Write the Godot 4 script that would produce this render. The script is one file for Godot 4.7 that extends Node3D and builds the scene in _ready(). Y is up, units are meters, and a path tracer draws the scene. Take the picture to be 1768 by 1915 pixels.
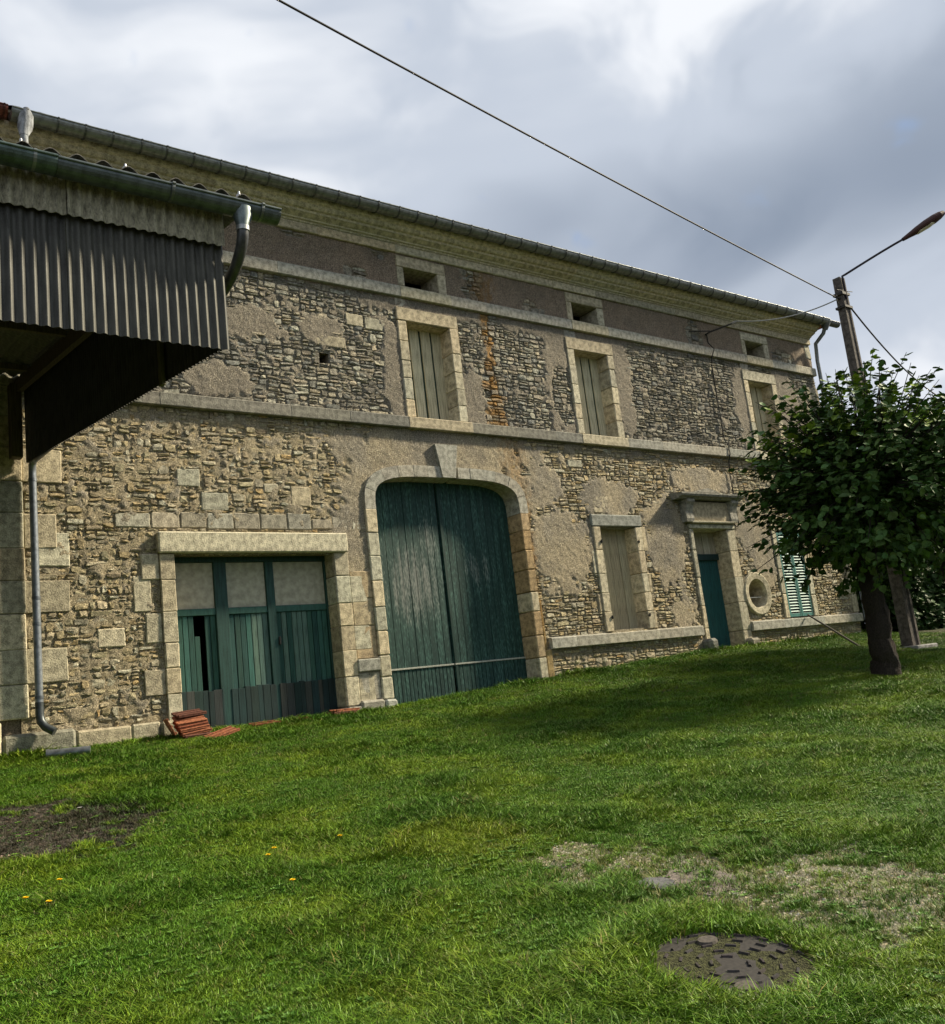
extends Node3D
# A stone farmhouse with a lean-to canopy, seen across its lawn. x runs along the facade, y up, z out of the facade towards the viewer.

var M := {}
var rng := RandomNumberGenerator.new()
var n_coarse := FastNoiseLite.new()
var n_mid := FastNoiseLite.new()
var n_fine := FastNoiseLite.new()
var n_grit := FastNoiseLite.new()
var used := {}

# ---------------------------------------------------------------- naming and nodes
func numbered(parent: Node, called: String) -> String:
	var key = str(parent.get_instance_id()) + "/" + called
	var k: int = used.get(key, 0)
	used[key] = k + 1
	return called if k == 0 else "%s_%03d" % [called, k]

func tag(o: Node, label: String, category: String, group := "") -> void:
	o.set_meta("label", label)
	o.set_meta("category", category)
	if not o.has_meta("kind"):
		o.set_meta("kind", "thing")
	if group != "":
		o.set_meta("group", group)

func thing(called: String, label: String, category: String, at := Vector3.ZERO, group := "") -> Node3D:
	var o := Node3D.new()
	o.name = numbered(self, called)
	add_child(o, true)
	o.position = at
	tag(o, label, category, group)
	return o

# a node that only groups parts; keeps world coordinates for what is put under it
func holder(called: String, parent: Node3D) -> Node3D:
	var o := Node3D.new()
	o.name = numbered(parent, called)
	parent.add_child(o, true)
	o.position = -world_at(parent)
	return o

func world_at(n: Node) -> Vector3:
	var p := Vector3.ZERO
	while n != self and n is Node3D:
		p += (n as Node3D).position
		n = n.get_parent()
	return p

func begin() -> SurfaceTool:
	var s := SurfaceTool.new()
	s.begin(Mesh.PRIMITIVE_TRIANGLES)
	s.set_color(Color.WHITE)
	return s

func put(s: SurfaceTool, called: String, mat: Material, parent: Node3D) -> MeshInstance3D:
	var o := MeshInstance3D.new()
	o.mesh = s.commit()
	o.name = numbered(parent, called)
	o.material_override = mat
	parent.add_child(o, true)
	o.position = -world_at(parent)
	return o

func put_top(s: SurfaceTool, called: String, mat: Material, at := Vector3.ZERO) -> MeshInstance3D:
	var o := MeshInstance3D.new()
	o.mesh = s.commit()
	o.name = numbered(self, called)
	o.material_override = mat
	add_child(o, true)
	o.position = at
	return o

# ---------------------------------------------------------------- shapes
func tri(s: SurfaceTool, a: Vector3, b: Vector3, c: Vector3, hint: Vector3) -> void:
	var n := (b - a).cross(c - a)
	if n.dot(hint) < 0.0:
		n = -n
		var k := b
		b = c
		c = k
	s.set_normal(n.normalized())
	s.add_vertex(a)
	s.add_vertex(c)
	s.add_vertex(b)

func quad(s: SurfaceTool, a: Vector3, b: Vector3, c: Vector3, d: Vector3, hint: Vector3) -> void:
	tri(s, a, b, c, hint)
	tri(s, a, c, d, hint)

# chamfered block between two corners
func block(s: SurfaceTool, lo: Vector3, hi: Vector3, col: Color, bev := 0.008, jit := 0.0) -> void:
	s.set_color(col)
	var c := (lo + hi) * 0.5
	var h := (hi - lo) * 0.5
	var b := minf(bev, 0.45 * minf(h.x, minf(h.y, h.z)))
	var P := []
	for sx in [-1, 1]:
		for sy in [-1, 1]:
			for sz in [-1, 1]:
				var j := Vector3(rng.randf_range(-jit, jit), rng.randf_range(-jit, jit), rng.randf_range(-jit, jit)) if jit > 0.0 else Vector3.ZERO
				var q := c + Vector3(sx * h.x, sy * h.y, sz * h.z) + j
				P.append([q + Vector3(0, -sy * b, -sz * b), q + Vector3(-sx * b, 0, -sz * b), q + Vector3(-sx * b, -sy * b, 0)])
	var at := func(x, y, z, k): return P[(x * 4) + (y * 2) + z][k]
	for e in 2:
		var sg := e * 2 - 1
		quad(s, at.call(e, 0, 0, 0), at.call(e, 1, 0, 0), at.call(e, 1, 1, 0), at.call(e, 0, 1, 0), Vector3(sg, 0, 0))
		quad(s, at.call(0, e, 0, 1), at.call(1, e, 0, 1), at.call(1, e, 1, 1), at.call(0, e, 1, 1), Vector3(0, sg, 0))
		quad(s, at.call(0, 0, e, 2), at.call(1, 0, e, 2), at.call(1, 1, e, 2), at.call(0, 1, e, 2), Vector3(0, 0, sg))
		for f in 2:
			var sf := f * 2 - 1
			quad(s, at.call(0, e, f, 1), at.call(1, e, f, 1), at.call(1, e, f, 2), at.call(0, e, f, 2), Vector3(0, sg, sf))
			quad(s, at.call(e, 0, f, 0), at.call(e, 1, f, 0), at.call(e, 1, f, 2), at.call(e, 0, f, 2), Vector3(sg, 0, sf))
			quad(s, at.call(e, f, 0, 0), at.call(e, f, 1, 0), at.call(e, f, 1, 1), at.call(e, f, 0, 1), Vector3(sg, sf, 0))
			for g in 2:
				tri(s, at.call(e, f, g, 0), at.call(e, f, g, 1), at.call(e, f, g, 2), Vector3(sg, sf, g * 2 - 1))

func box(s: SurfaceTool, lo: Vector3, hi: Vector3, col := Color.WHITE) -> void:
	s.set_color(col)
	var a := [Vector3(lo.x, lo.y, lo.z), Vector3(hi.x, lo.y, lo.z), Vector3(hi.x, hi.y, lo.z), Vector3(lo.x, hi.y, lo.z), Vector3(lo.x, lo.y, hi.z), Vector3(hi.x, lo.y, hi.z), Vector3(hi.x, hi.y, hi.z), Vector3(lo.x, hi.y, hi.z)]
	quad(s, a[0], a[1], a[2], a[3], Vector3.FORWARD)
	quad(s, a[4], a[5], a[6], a[7], Vector3.BACK)
	quad(s, a[0], a[1], a[5], a[4], Vector3.DOWN)
	quad(s, a[3], a[2], a[6], a[7], Vector3.UP)
	quad(s, a[0], a[3], a[7], a[4], Vector3.LEFT)
	quad(s, a[1], a[2], a[6], a[5], Vector3.RIGHT)

# smooth tube through points with a radius each
func tube(s: SurfaceTool, pts: Array, radii: Array, sides := 10, caps := true, wob := 0.0) -> void:
	var rings := []
	var norms := []
	var t0: Vector3 = (pts[1] - pts[0]).normalized()
	var u := t0.cross(Vector3.UP if absf(t0.y) < 0.9 else Vector3.RIGHT).normalized()
	for i in pts.size():
		var t: Vector3
		if i == 0:
			t = t0
		elif i == pts.size() - 1:
			t = (pts[i] - pts[i - 1]).normalized()
		else:
			t = ((pts[i + 1] - pts[i]).normalized() + (pts[i] - pts[i - 1]).normalized()).normalized()
		u = (u - t * u.dot(t)).normalized()
		var v := t.cross(u)
		var ring := []
		var nn := []
		for k in sides:
			var a := TAU * k / sides
			var d := u * cos(a) + v * sin(a)
			var r: float = radii[i] if radii.size() > 1 else radii[0]
			if wob > 0.0:
				var wp: Vector3 = pts[i] + d * r
				r *= 1.0 + wob * (n_mid.get_noise_3dv(wp * 3.0) * 1.5 + n_grit.get_noise_3d(wp.x, wp.y * 0.35, wp.z) * 2.0)
			ring.append(pts[i] + d * r)
			nn.append(d)
		rings.append(ring)
		norms.append(nn)
	for i in pts.size() - 1:
		for k in sides:
			var k2 := (k + 1) % sides
			var idx := [[i, k], [i + 1, k], [i + 1, k2], [i, k], [i + 1, k2], [i, k2]]
			# order so that front faces run clockwise seen from outside
			for e in 6:
				var q = idx[e]
				s.set_normal(norms[q[0]][q[1]])
				s.add_vertex(rings[q[0]][q[1]])
	if caps:
		for e in [0, pts.size() - 1]:
			var dirn: Vector3 = (pts[0] - pts[1]) if e == 0 else (pts[e] - pts[e - 1])
			for k in sides:
				tri(s, pts[e], rings[e][k], rings[e][(k + 1) % sides], dirn)

# a profile in (z, y) run along x
func run_profile(s: SurfaceTool, prof: Array, x0: float, x1: float, cap := true) -> void:
	var cz := 0.0
	var cy := 0.0
	for p in prof:
		cz += p.x / prof.size()
		cy += p.y / prof.size()
	for i in prof.size():
		var a: Vector2 = prof[i]
		var b: Vector2 = prof[(i + 1) % prof.size()]
		var mid := (a + b) * 0.5
		var dd := b - a
		var nrm := Vector2(dd.y, -dd.x)
		# polygons are given anticlockwise seen from +x towards -x with z to the left: choose the side by area sign
		quad(s, Vector3(x0, a.y, a.x), Vector3(x1, a.y, a.x), Vector3(x1, b.y, b.x), Vector3(x0, b.y, b.x), Vector3(0, nrm.y, nrm.x) * area_sign(prof))
	if cap:
		var pl := PackedVector2Array(prof)
		var ids := Geometry2D.triangulate_polygon(pl)
		for i in range(0, ids.size(), 3):
			for e in [[x0, -1.0], [x1, 1.0]]:
				tri(s, Vector3(e[0], pl[ids[i]].y, pl[ids[i]].x), Vector3(e[0], pl[ids[i + 1]].y, pl[ids[i + 1]].x), Vector3(e[0], pl[ids[i + 2]].y, pl[ids[i + 2]].x), Vector3(e[1], 0, 0))

func area_sign(prof: Array) -> float:
	var a := 0.0
	for i in prof.size():
		var p: Vector2 = prof[i]
		var q: Vector2 = prof[(i + 1) % prof.size()]
		a += p.x * q.y - q.x * p.y
	return 1.0 if a > 0.0 else -1.0

func vary(c: Color, amount: float) -> Color:
	var k := 1.0 + rng.randf_range(-amount, amount)
	var w := rng.randf_range(-amount, amount) * 0.35
	return Color(c.r * k * (1.0 + w), c.g * k, c.b * k * (1.0 - w))

# ---------------------------------------------------------------- textures and materials
func noise(kind: int, freq: float, oct: int, sd: int) -> FastNoiseLite:
	var n := FastNoiseLite.new()
	n.noise_type = kind
	n.frequency = freq
	n.fractal_type = FastNoiseLite.FRACTAL_FBM
	n.fractal_octaves = oct
	n.seed = sd
	return n

# grey texture from layers of seamless noise [noise, weight]; values spread round mid
func grain(size: int, layers: Array, lo: float, hi: float, pits := 0.0) -> ImageTexture:
	var im := []
	for l in layers:
		im.append(l[0].get_seamless_image(size, size))
	var bytes := PackedByteArray()
	bytes.resize(size * size)
	var datas := []
	for i in im:
		datas.append(i.get_data())
	for i in size * size:
		var v := 0.0
		for k in layers.size():
			v += (datas[k][i] / 255.0) * layers[k][1]
		v = lo + (hi - lo) * v
		if pits > 0.0 and datas[datas.size() - 1][i] < 255.0 * pits:
			v *= 0.6
		bytes[i] = int(clampf(v, 0.0, 1.0) * 255.0)
	var img := Image.create_from_data(size, size, false, Image.FORMAT_L8, bytes)
	img.generate_mipmaps()
	return ImageTexture.create_from_image(img)

func mat(col: Color, rough: float, tex: Texture2D = null, scale := Vector3.ONE, relief := 0.0, height: Texture2D = null) -> StandardMaterial3D:
	var m := StandardMaterial3D.new()
	m.albedo_color = col.linear_to_srgb()
	m.roughness = rough
	m.metallic_specular = 0.35
	m.vertex_color_use_as_albedo = true
	m.cull_mode = BaseMaterial3D.CULL_DISABLED
	if tex:
		m.albedo_texture = tex
		m.uv1_triplanar = true
		m.uv1_world_triplanar = true
		m.uv1_scale = scale
		m.uv1_triplanar_sharpness = 4.0
	if relief > 0.0:
		m.heightmap_enabled = true
		m.heightmap_texture = height if height else tex
		m.heightmap_scale = relief
	return m

func make_materials() -> void:
	var simp := FastNoiseLite.TYPE_SIMPLEX_SMOOTH
	var a := noise(simp, 0.012, 5, 1)
	var b := noise(simp, 0.05, 4, 2)
	var c := noise(simp, 0.16, 3, 3)
	var cell := noise(FastNoiseLite.TYPE_CELLULAR, 0.045, 2, 4)
	var stone_t := grain(512, [[a, 0.45], [b, 0.3], [c, 0.25]], 0.25, 1.45, 0.2)
	var rough_t := grain(512, [[b, 0.35], [c, 0.4], [cell, 0.25]], 0.12, 1.55)
	var fine_t := grain(512, [[a, 0.5], [c, 0.5]], 0.45, 1.4)
	var dress_t := grain(512, [[a, 0.34], [b, 0.22], [c, 0.44]], 0.22, 1.5, 0.2)
	var lift := Color(1.4, 1.4, 1.4)
	M.rubble = mat(lift, 0.95, stone_t, Vector3.ONE * 1.9, 2.6, rough_t)
	M.sheet = mat(lift, 0.97, rough_t, Vector3.ONE * 1.7, 4.0, rough_t)
	M.dressed = mat(lift * 0.92, 0.9, dress_t, Vector3.ONE * 1.3, 1.0, rough_t)
	M.core = mat(Color(0.24, 0.2, 0.14), 0.95, rough_t, Vector3.ONE * 1.5)
	# weathered wood: streaks along y
	M.wood = mat(Color.WHITE, 0.75, fine_t, Vector3(6.0, 0.35, 6.0), 0.25, fine_t)
	M.paint = mat(Color.WHITE, 0.55, fine_t, Vector3(4.0, 0.3, 4.0), 0.12, fine_t)
	var panel_t := grain(512, [[a, 0.6], [c, 0.4]], 0.72, 1.12)
	M.panel = mat(Color.WHITE, 0.8, panel_t, Vector3.ONE * 1.2)
	M.zinc = mat(Color.WHITE, 0.42, fine_t, Vector3.ONE * 1.6)
	M.zinc.metallic = 0.55
	M.zinc.metallic_specular = 0.5
	M.sheet_metal = mat(Color.WHITE, 0.52, fine_t, Vector3(3.0, 0.6, 3.0))
	M.sheet_metal.metallic = 0.25
	M.cement_sheet = mat(Color.WHITE, 0.85, stone_t, Vector3(3.0, 1.0, 3.0))
	M.concrete = mat(Color.WHITE, 0.88, stone_t, Vector3.ONE * 1.2, 0.3, rough_t)
	M.clay = mat(Color.WHITE, 0.85, stone_t, Vector3.ONE * 3.0, 0.3, rough_t)
	M.iron = mat(Color.WHITE, 0.6, fine_t, Vector3.ONE * 6.0)
	M.bark = mat(Color.WHITE, 0.95, rough_t, Vector3(3.0, 1.2, 3.0), 3.0, rough_t)
	M.ground = mat(Color.WHITE, 0.97, rough_t, Vector3.ONE * 1.3, 2.0, rough_t)
	M.pebble = mat(Color.WHITE, 0.9)
	M.black = mat(Color(0.02, 0.02, 0.02), 0.6)
	M.grass = mat(Color.WHITE, 0.5)
	M.grass.backlight = Color(0.42, 0.5, 0.2)
	M.grass.metallic_specular = 0.3
	M.leaf = mat(Color.WHITE, 0.6)
	M.leaf.backlight = Color(0.4, 0.55, 0.12)
	M.leaf.metallic_specular = 0.3
	M.petal = mat(Color.WHITE, 0.6)
	M.petal.backlight = Color(0.4, 0.3, 0.0)
	M.glass = mat(Color(0.75, 0.72, 0.65), 0.25)
	# the big gate: flaking green paint over grey wood, copied where the photograph shows it bare
	var w := 512
	var h := 1024
	var st := noise(simp, 0.02, 4, 21)
	var st2 := noise(simp, 0.09, 3, 22)
	var img := Image.create(w, h, true, Image.FORMAT_RGB8)
	var spots := [[0.28, 0.46, 0.27, 0.26, 0.82], [0.40, 0.30, 0.12, 0.24, 0.6], [0.72, 0.40, 0.16, 0.14, 0.55], [0.10, 0.42, 0.08, 0.28, 0.6], [0.62, 0.3, 0.05, 0.2, 0.4], [0.2, 0.74, 0.12, 0.1, 0.3], [0.75, 0.95, 0.3, 0.05, 0.55], [0.47, 0.7, 0.05, 0.25, 0.3], [0.5, 0.98, 0.6, 0.035, 0.5]]
	for j in h:
		for i in w:
			var u := float(i) / w
			var v := float(j) / h
			var streak := st.get_noise_2d(i * 2.2, j * 0.12) * 0.5 + 0.5
			var fine := st2.get_noise_2d(i * 2.5, j * 0.35) * 0.5 + 0.5
			var bare := 0.0
			for p in spots:
				var q: float = 1.0 - (pow((u - p[0]) / p[2], 2.0) + pow((v - p[1]) / p[3], 2.0))
				if q > 0.0:
					bare = maxf(bare, q * p[4])
			var k := smoothstep(0.62, 0.95, bare * 0.55 + streak * 0.46 + fine * 0.34)
			var pale := smoothstep(0.48, 0.82, fine * 0.7 + streak * 0.35)
			var g := Color(0.014, 0.042, 0.036).lerp(Color(0.055, 0.125, 0.105), pale)
			g = g * (0.75 + 0.5 * streak)
			var wd := Color(0.15, 0.165, 0.15) * (0.45 + 1.0 * fine)
			img.set_pixel(i, j, g.lerp(wd, k).linear_to_srgb())
	img.generate_mipmaps()
	M.gate = StandardMaterial3D.new()
	M.gate.albedo_texture = ImageTexture.create_from_image(img)
	M.gate.roughness = 0.62
	M.gate.metallic_specular = 0.35
	M.gate.cull_mode = BaseMaterial3D.CULL_DISABLED

# ---------------------------------------------------------------- the lie of the land
func base_level(x: float) -> float:
	var xs := [2.0, 4.0, 8.0, 12.0, 16.0, 22.0, 60.0]
	var ys := [-0.22, -0.18, -0.16, 0.04, 0.2, 0.2, 0.1]
	if x <= xs[0]:
		return ys[0]
	for i in xs.size() - 1:
		if x < xs[i + 1]:
			return lerpf(ys[i], ys[i + 1], (x - xs[i]) / (xs[i + 1] - xs[i]))
	return ys[6]

func ground_at(x: float, z: float) -> float:
	var t := clampf((z - 0.3) / 11.7, 0.0, 1.0)
	var f := base_level(x)
	var far := smoothstep(40.0, 120.0, Vector2(x, z).length())
	var y := f * (1.0 - t) - 1.6 * t + n_coarse.get_noise_2d(x * 1.2, z * 1.2) * 0.05 * smoothstep(0.2, 2.0, absf(z))
	return lerpf(y, -0.6, far)

# bare ground: 0 grass .. 1 bare; x = gravel patch, y = soil patch
func bare_at(x: float, z: float) -> Vector2:
	var j := n_mid.get_noise_2d(x * 2.4, z * 2.4) * 0.55 + n_fine.get_noise_2d(x * 2.0, z * 2.0) * 0.3
	# the worn strip runs from the middle of the lawn to the right
	var a := Vector2(4.35, 8.35)
	var b := Vector2(5.7, 11.8)
	var d := b - a
	var t := clampf((Vector2(x, z) - a).dot(d) / d.length_squared(), 0.0, 1.0)
	var dist := (Vector2(x, z) - a - d * t).length()
	var g := smoothstep(0.30, -0.22, dist - lerpf(0.44, 0.9, t) + j * 1.15)
	var e := Vector2((x - 1.95) / 1.05, (z - 4.5) / 1.25).length()
	var so := smoothstep(0.2, -0.15, e - 0.8 + j * 0.8)
	return Vector2(g, so)

# ---------------------------------------------------------------- the facade
var openings := []      # [x0, x1, y0, y1]
var rects := []         # dressed stone, where no rubble is laid
const GATE := [8.26, 11.38]
const CREAM := Color(0.46, 0.415, 0.30)
const GREYED := Color(0.335, 0.322, 0.27)

func arch_y(x: float) -> float:
	var u := absf(x - 9.82) / 1.56
	if u >= 1.0:
		return 3.08
	return 3.08 + 0.60 * pow(1.0 - pow(u, 4.0), 1.0 / 4.0)

func is_open(x: float, y: float) -> bool:
	for o in openings:
		if x > o[0] and x < o[1] and y > o[2] and y < o[3]:
			return true
	if x > GATE[0] and x < GATE[1] and y < arch_y(x):
		return true
	return Vector2(x - 18.15, y - 1.37).length() < 0.34

# how much old render still covers the rubble, 0 .. 1
var patches := [
	# attic storey: rendered all along, with holes listed below
	[11.0, 7.55, 14.0, 0.6, 1.6],
	# first floor
	[6.2, 6.1, 0.6, 0.3, 0.7], [5.6, 5.05, 0.5, 0.28, 0.9], [7.5, 6.15, 0.35, 0.25, 0.7], [8.95, 5.5, 0.25, 0.95, 1.0],
	[10.6, 5.2, 0.25, 0.6, 0.8], [12.95, 5.7, 0.42, 1.2, 1.0], [14.75, 5.9, 0.28, 1.2, 1.0], [13.3, 6.85, 1.6, 0.2, 1.1], [18.9, 5.7, 0.35, 1.2, 1.0], [20.6, 6.2, 0.6, 0.8, 0.9], [9.6, 6.85, 1.4, 0.16, 1.0], [21.6, 5.6, 0.5, 0.8, 0.9],
	# ground floor
	[9.8, 4.1, 2.2, 0.5, 0.75], [7.95, 3.1, 0.35, 0.9, 0.9], [12.35, 2.4, 0.8, 0.8, 1.0], [12.0, 3.6, 0.6, 0.4, 0.5], [15.35, 2.55, 0.65, 0.9, 1.0], [13.9, 3.45, 0.75, 0.4, 1.1], [16.9, 3.95, 0.9, 0.3, 1.0], [18.5, 2.75, 0.65, 0.75, 1.05], [18.6, 2.0, 0.5, 0.5, 0.8], [7.75, 2.2, 0.3, 1.2, 0.8], [15.6, 1.1, 0.35, 0.3, 0.5],
]
var holes := [[8.35, 7.32, 0.42, 0.2], [10.95, 7.55, 0.55, 0.5], [12.35, 7.35, 0.3, 0.28], [17.45, 7.5, 0.4, 0.42], [20.9, 7.35, 0.5, 0.25], [12.95, 5.6, 0.32, 0.75], [8.9, 7.75, 0.3, 0.15], [7.2, 7.8, 0.35, 0.12]]

func cover(x: float, y: float) -> float:
	var j := n_mid.get_noise_2d(x * 1.7, y * 1.7) * 0.5 + n_fine.get_noise_2d(x * 1.6, y * 1.6) * 0.28
	var c := 0.0
	for p in patches:
		if absf(x - p[0]) < p[2] * 1.5 and absf(y - p[1]) < p[3] * 1.5:
			c = maxf(c, p[4] * (1.0 - Vector2((x - p[0]) / p[2], (y - p[1]) / p[3]).length()) + 0.28)
	for p in holes:
		if absf(x - p[0]) < p[2] * 1.6 and absf(y - p[1]) < p[3] * 1.6:
			c -= 2.2 * maxf(0.0, 1.1 - Vector2((x - p[0]) / p[2], (y - p[1]) / p[3]).length())
	return smoothstep(0.08, 0.32, c + j * 0.85 + n_grit.get_noise_2d(x * 0.5, y * 0.5) * 0.12)

# rust-coloured run-off: an outline of its own under the broken gutter joint
func rust(x: float, y: float) -> float:
	var j := n_fine.get_noise_2d(x * 2.0, y * 1.2)
	var r := 0.0
	if y > 4.5:
		var w := 0.13 + 0.10 * smoothstep(6.0, 4.8, y) + 0.14 * smoothstep(7.1, 7.4, y)
		r = smoothstep(1.25, 0.45, absf(x - 11.16 - n_mid.get_noise_1d(y * 6.0) * 0.05) / w - j * 0.9)
		r *= smoothstep(8.0, 7.7, y)
	elif y > 3.4:
		r = 0.45 * smoothstep(1.2, 0.3, absf(x - 11.4 + j * 0.15) / 0.35)
	else:
		r = 0.9 * smoothstep(1.2, 0.3, absf(x - 11.52 + j * 0.12) / 0.17)
	return r * smoothstep(-0.75, 0.05, n_grit.get_noise_2d(x * 1.3, y * 0.6) + j * 0.5) * (0.6 if y > 7.2 else 1.0)

func rusty(c: Color, x: float, y: float) -> Color:
	var r := rust(x, y)
	return c.lerp(Color(0.36, 0.185, 0.035), r * 0.8)

func stone_tone(x: float, y: float) -> Color:
	var k := rng.randf()
	var c: Color
	if y > 4.6:
		if k < 0.5: c = Color(0.345, 0.32, 0.255)
		elif k < 0.8: c = Color(0.44, 0.41, 0.315)
		else: c = Color(0.25, 0.24, 0.205)
		var lich := n_coarse.get_noise_2d(x * 1.5 + 40.0, y * 2.0) * 0.5 + 0.5
		c = c.lerp(Color(0.17, 0.165, 0.15), smoothstep(0.5, 0.75, lich) * 0.6)
		if x > 14.8:
			c = c * 0.82
	else:
		if k < 0.5: c = Color(0.43, 0.36, 0.22)
		elif k < 0.75: c = Color(0.50, 0.45, 0.325)
		elif k < 0.965: c = Color(0.35, 0.305, 0.215)
		else: c = Color(0.46, 0.335, 0.165)
	return rusty(vary(c, 0.2), x, y)

func add_stone(s: SurfaceTool, cx: float, cy: float, w: float, h: float, col: Color) -> void:
	s.set_color(col)
	var left := cx < 8.2 and cy < 4.5
	var zf := rng.randf_range(-0.014, 0.012) if left else rng.randf_range(-0.010, 0.010)
	var tx := rng.randf_range(-0.07, 0.07)
	var ty := rng.randf_range(-0.12, 0.10)
	var gap := rng.randf_range(0.001, 0.007)
	var hw := w * 0.5 - gap
	var hh := h * 0.5 - gap
	var out := []
	var inn := []
	var lean := rng.randf_range(-0.10, 0.10)
	var ring := [[-1, -1, 1], [0, -1, 0], [1, -1, 1], [1, 0, 0], [1, 1, 1], [0, 1, 0], [-1, 1, 1], [-1, 0, 0]]
	for r in ring:
		var cut := rng.randf_range(0.02, 0.26) if r[2] == 1 else 0.0
		var dx: float = r[0] * hw * (1.0 - cut * minf(1.0, h / w)) + (rng.randf_range(-0.35, 0.35) * hw if r[0] == 0 else rng.randf_range(-0.012, 0.008))
		var dy: float = r[1] * hh * (1.0 - cut * 0.8) + (rng.randf_range(-0.35, 0.35) * hh if r[1] == 0 else rng.randf_range(-0.010, 0.007)) + lean * dx
		out.append(Vector3(cx + dx, cy + dy, zf - 0.045))
		var ed := rng.randf_range(0.006, 0.016)
		inn.append(Vector3(cx + dx - signf(dx) * minf(ed, absf(dx) * 0.5), cy + dy - signf(dy) * minf(ed, absf(dy) * 0.5), zf + tx * dx + ty * dy + rng.randf_range(-0.008, 0.004)))
	var mid := Vector3(cx + rng.randf_range(-0.25, 0.25) * w, cy + rng.randf_range(-0.2, 0.2) * h, zf + rng.randf_range(-0.003, 0.009))
	for i in 8:
		var i2 := (i + 1) % 8
		var o: Vector3 = (out[i] + out[i2]) * 0.5 - Vector3(cx, cy, zf - 0.05)
		quad(s, out[i], out[i2], inn[i2], inn[i], o)
		tri(s, mid, inn[i], inn[i2], Vector3.BACK)

# a dressed block of the facade: x, y extent, how far it stands proud, how deep it goes
func dress(parent: Node3D, called: String, x0: float, x1: float, y0: float, y1: float, zf: float, col: Color, zb := -0.06, bev := 0.010) -> MeshInstance3D:
	var s := begin()
	var g := 0.0025
	block(s, Vector3(x0 + g, y0 + g, zb), Vector3(x1 - g, y1 - g, zf + rng.randf_range(-0.003, 0.003)), vary(col, 0.2).lerp(Color(0.37, 0.21, 0.065), 0.65 * rust((x0 + x1) * 0.5, (y0 + y1) * 0.5)), bev * rng.randf_range(0.7, 2.0), 0.005)
	rects.append([x0, x1, y0, y1])
	return put(s, called, M.dressed, parent)

# jamb stones on both sides of an opening, some tailing into the wall
func jambs(parent: Node3D, x0: float, x1: float, y0: float, y1: float, wl: float, wr: float, step: float, depth: float, zf := 0.022, tails := 0.0, col := CREAM) -> void:
	for side in 2:
		var n := maxi(1, int(round((y1 - y0) / step)))
		var y := y0
		for i in n:
			var ye := y1 if i == n - 1 else y + (y1 - y0) / n * rng.randf_range(0.85, 1.15)
			if side == 0:
				dress(parent, "jamb_stone", x0 - wl, x0, y, ye, zf, col, -depth)
				if tails > 0.0 and i % 2 == 1:
					dress(parent, "quoin_stone", x0 - wl - tails * rng.randf_range(0.7, 1.1), x0 - wl, y, ye, zf - 0.02, col * 0.92, -0.06)
			else:
				dress(parent, "jamb_stone", x1, x1 + wr, y, ye, zf, col, -depth)
				if tails > 0.0 and i % 2 == 0:
					dress(parent, "quoin_stone", x1 + wr, x1 + wr + tails * rng.randf_range(0.7, 1.1), y, ye, zf - 0.02, col * 0.92, -0.06)
			y = ye

func boards(parent: Node3D, x0: float, x1: float, y0: float, y1: float, z: float, n: int, col: Color, gap: float) -> void:
	var s0 := begin()
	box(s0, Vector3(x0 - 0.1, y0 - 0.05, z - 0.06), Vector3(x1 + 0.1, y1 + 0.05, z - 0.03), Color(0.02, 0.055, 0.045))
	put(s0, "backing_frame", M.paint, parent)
	var w := (x1 - x0) / n
	for i in n:
		var s := begin()
		block(s, Vector3(x0 + w * i + gap * 0.5, y0, z - 0.025), Vector3(x0 + w * (i + 1) - gap * 0.5, y1, z + rng.randf_range(-0.006, 0.006)), vary(col, 0.09), 0.004)
		put(s, "board", M.wood, parent)

func quad_uv(s: SurfaceTool, pts: Array, n: Vector3) -> void:
	for k in [0, 2, 1, 0, 3, 2]:
		var p: Vector3 = pts[k]
		s.set_normal(n)
		s.set_uv(Vector2((p.x - 8.2) / 3.24, 1.0 - (p.y + 0.3) / 4.05))
		s.add_vertex(p)

func gate_plank(parent: Node3D, x0: float, x1: float, y0: float, z: float) -> void:
	var s := begin()
	var zz := z + rng.randf_range(-0.004, 0.004)
	var y_l := arch_y(x0) + 0.04
	var y_r := arch_y(x1) + 0.04
	var b := 0.004
	quad_uv(s, [Vector3(x0 + b, y0, zz), Vector3(x1 - b, y0, zz), Vector3(x1 - b, y_r, zz), Vector3(x0 + b, y_l, zz)], Vector3.BACK)
	quad_uv(s, [Vector3(x0, y0, zz - 0.03), Vector3(x0 + b, y0, zz), Vector3(x0 + b, y_l, zz), Vector3(x0, y_l, zz - 0.03)], Vector3(-1, 0, 0.3).normalized())
	quad_uv(s, [Vector3(x1 - b, y0, zz), Vector3(x1, y0, zz - 0.03), Vector3(x1, y_r, zz - 0.03), Vector3(x1 - b, y_r, zz)], Vector3(1, 0, 0.3).normalized())
	put(s, "plank", M.gate, parent)

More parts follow.
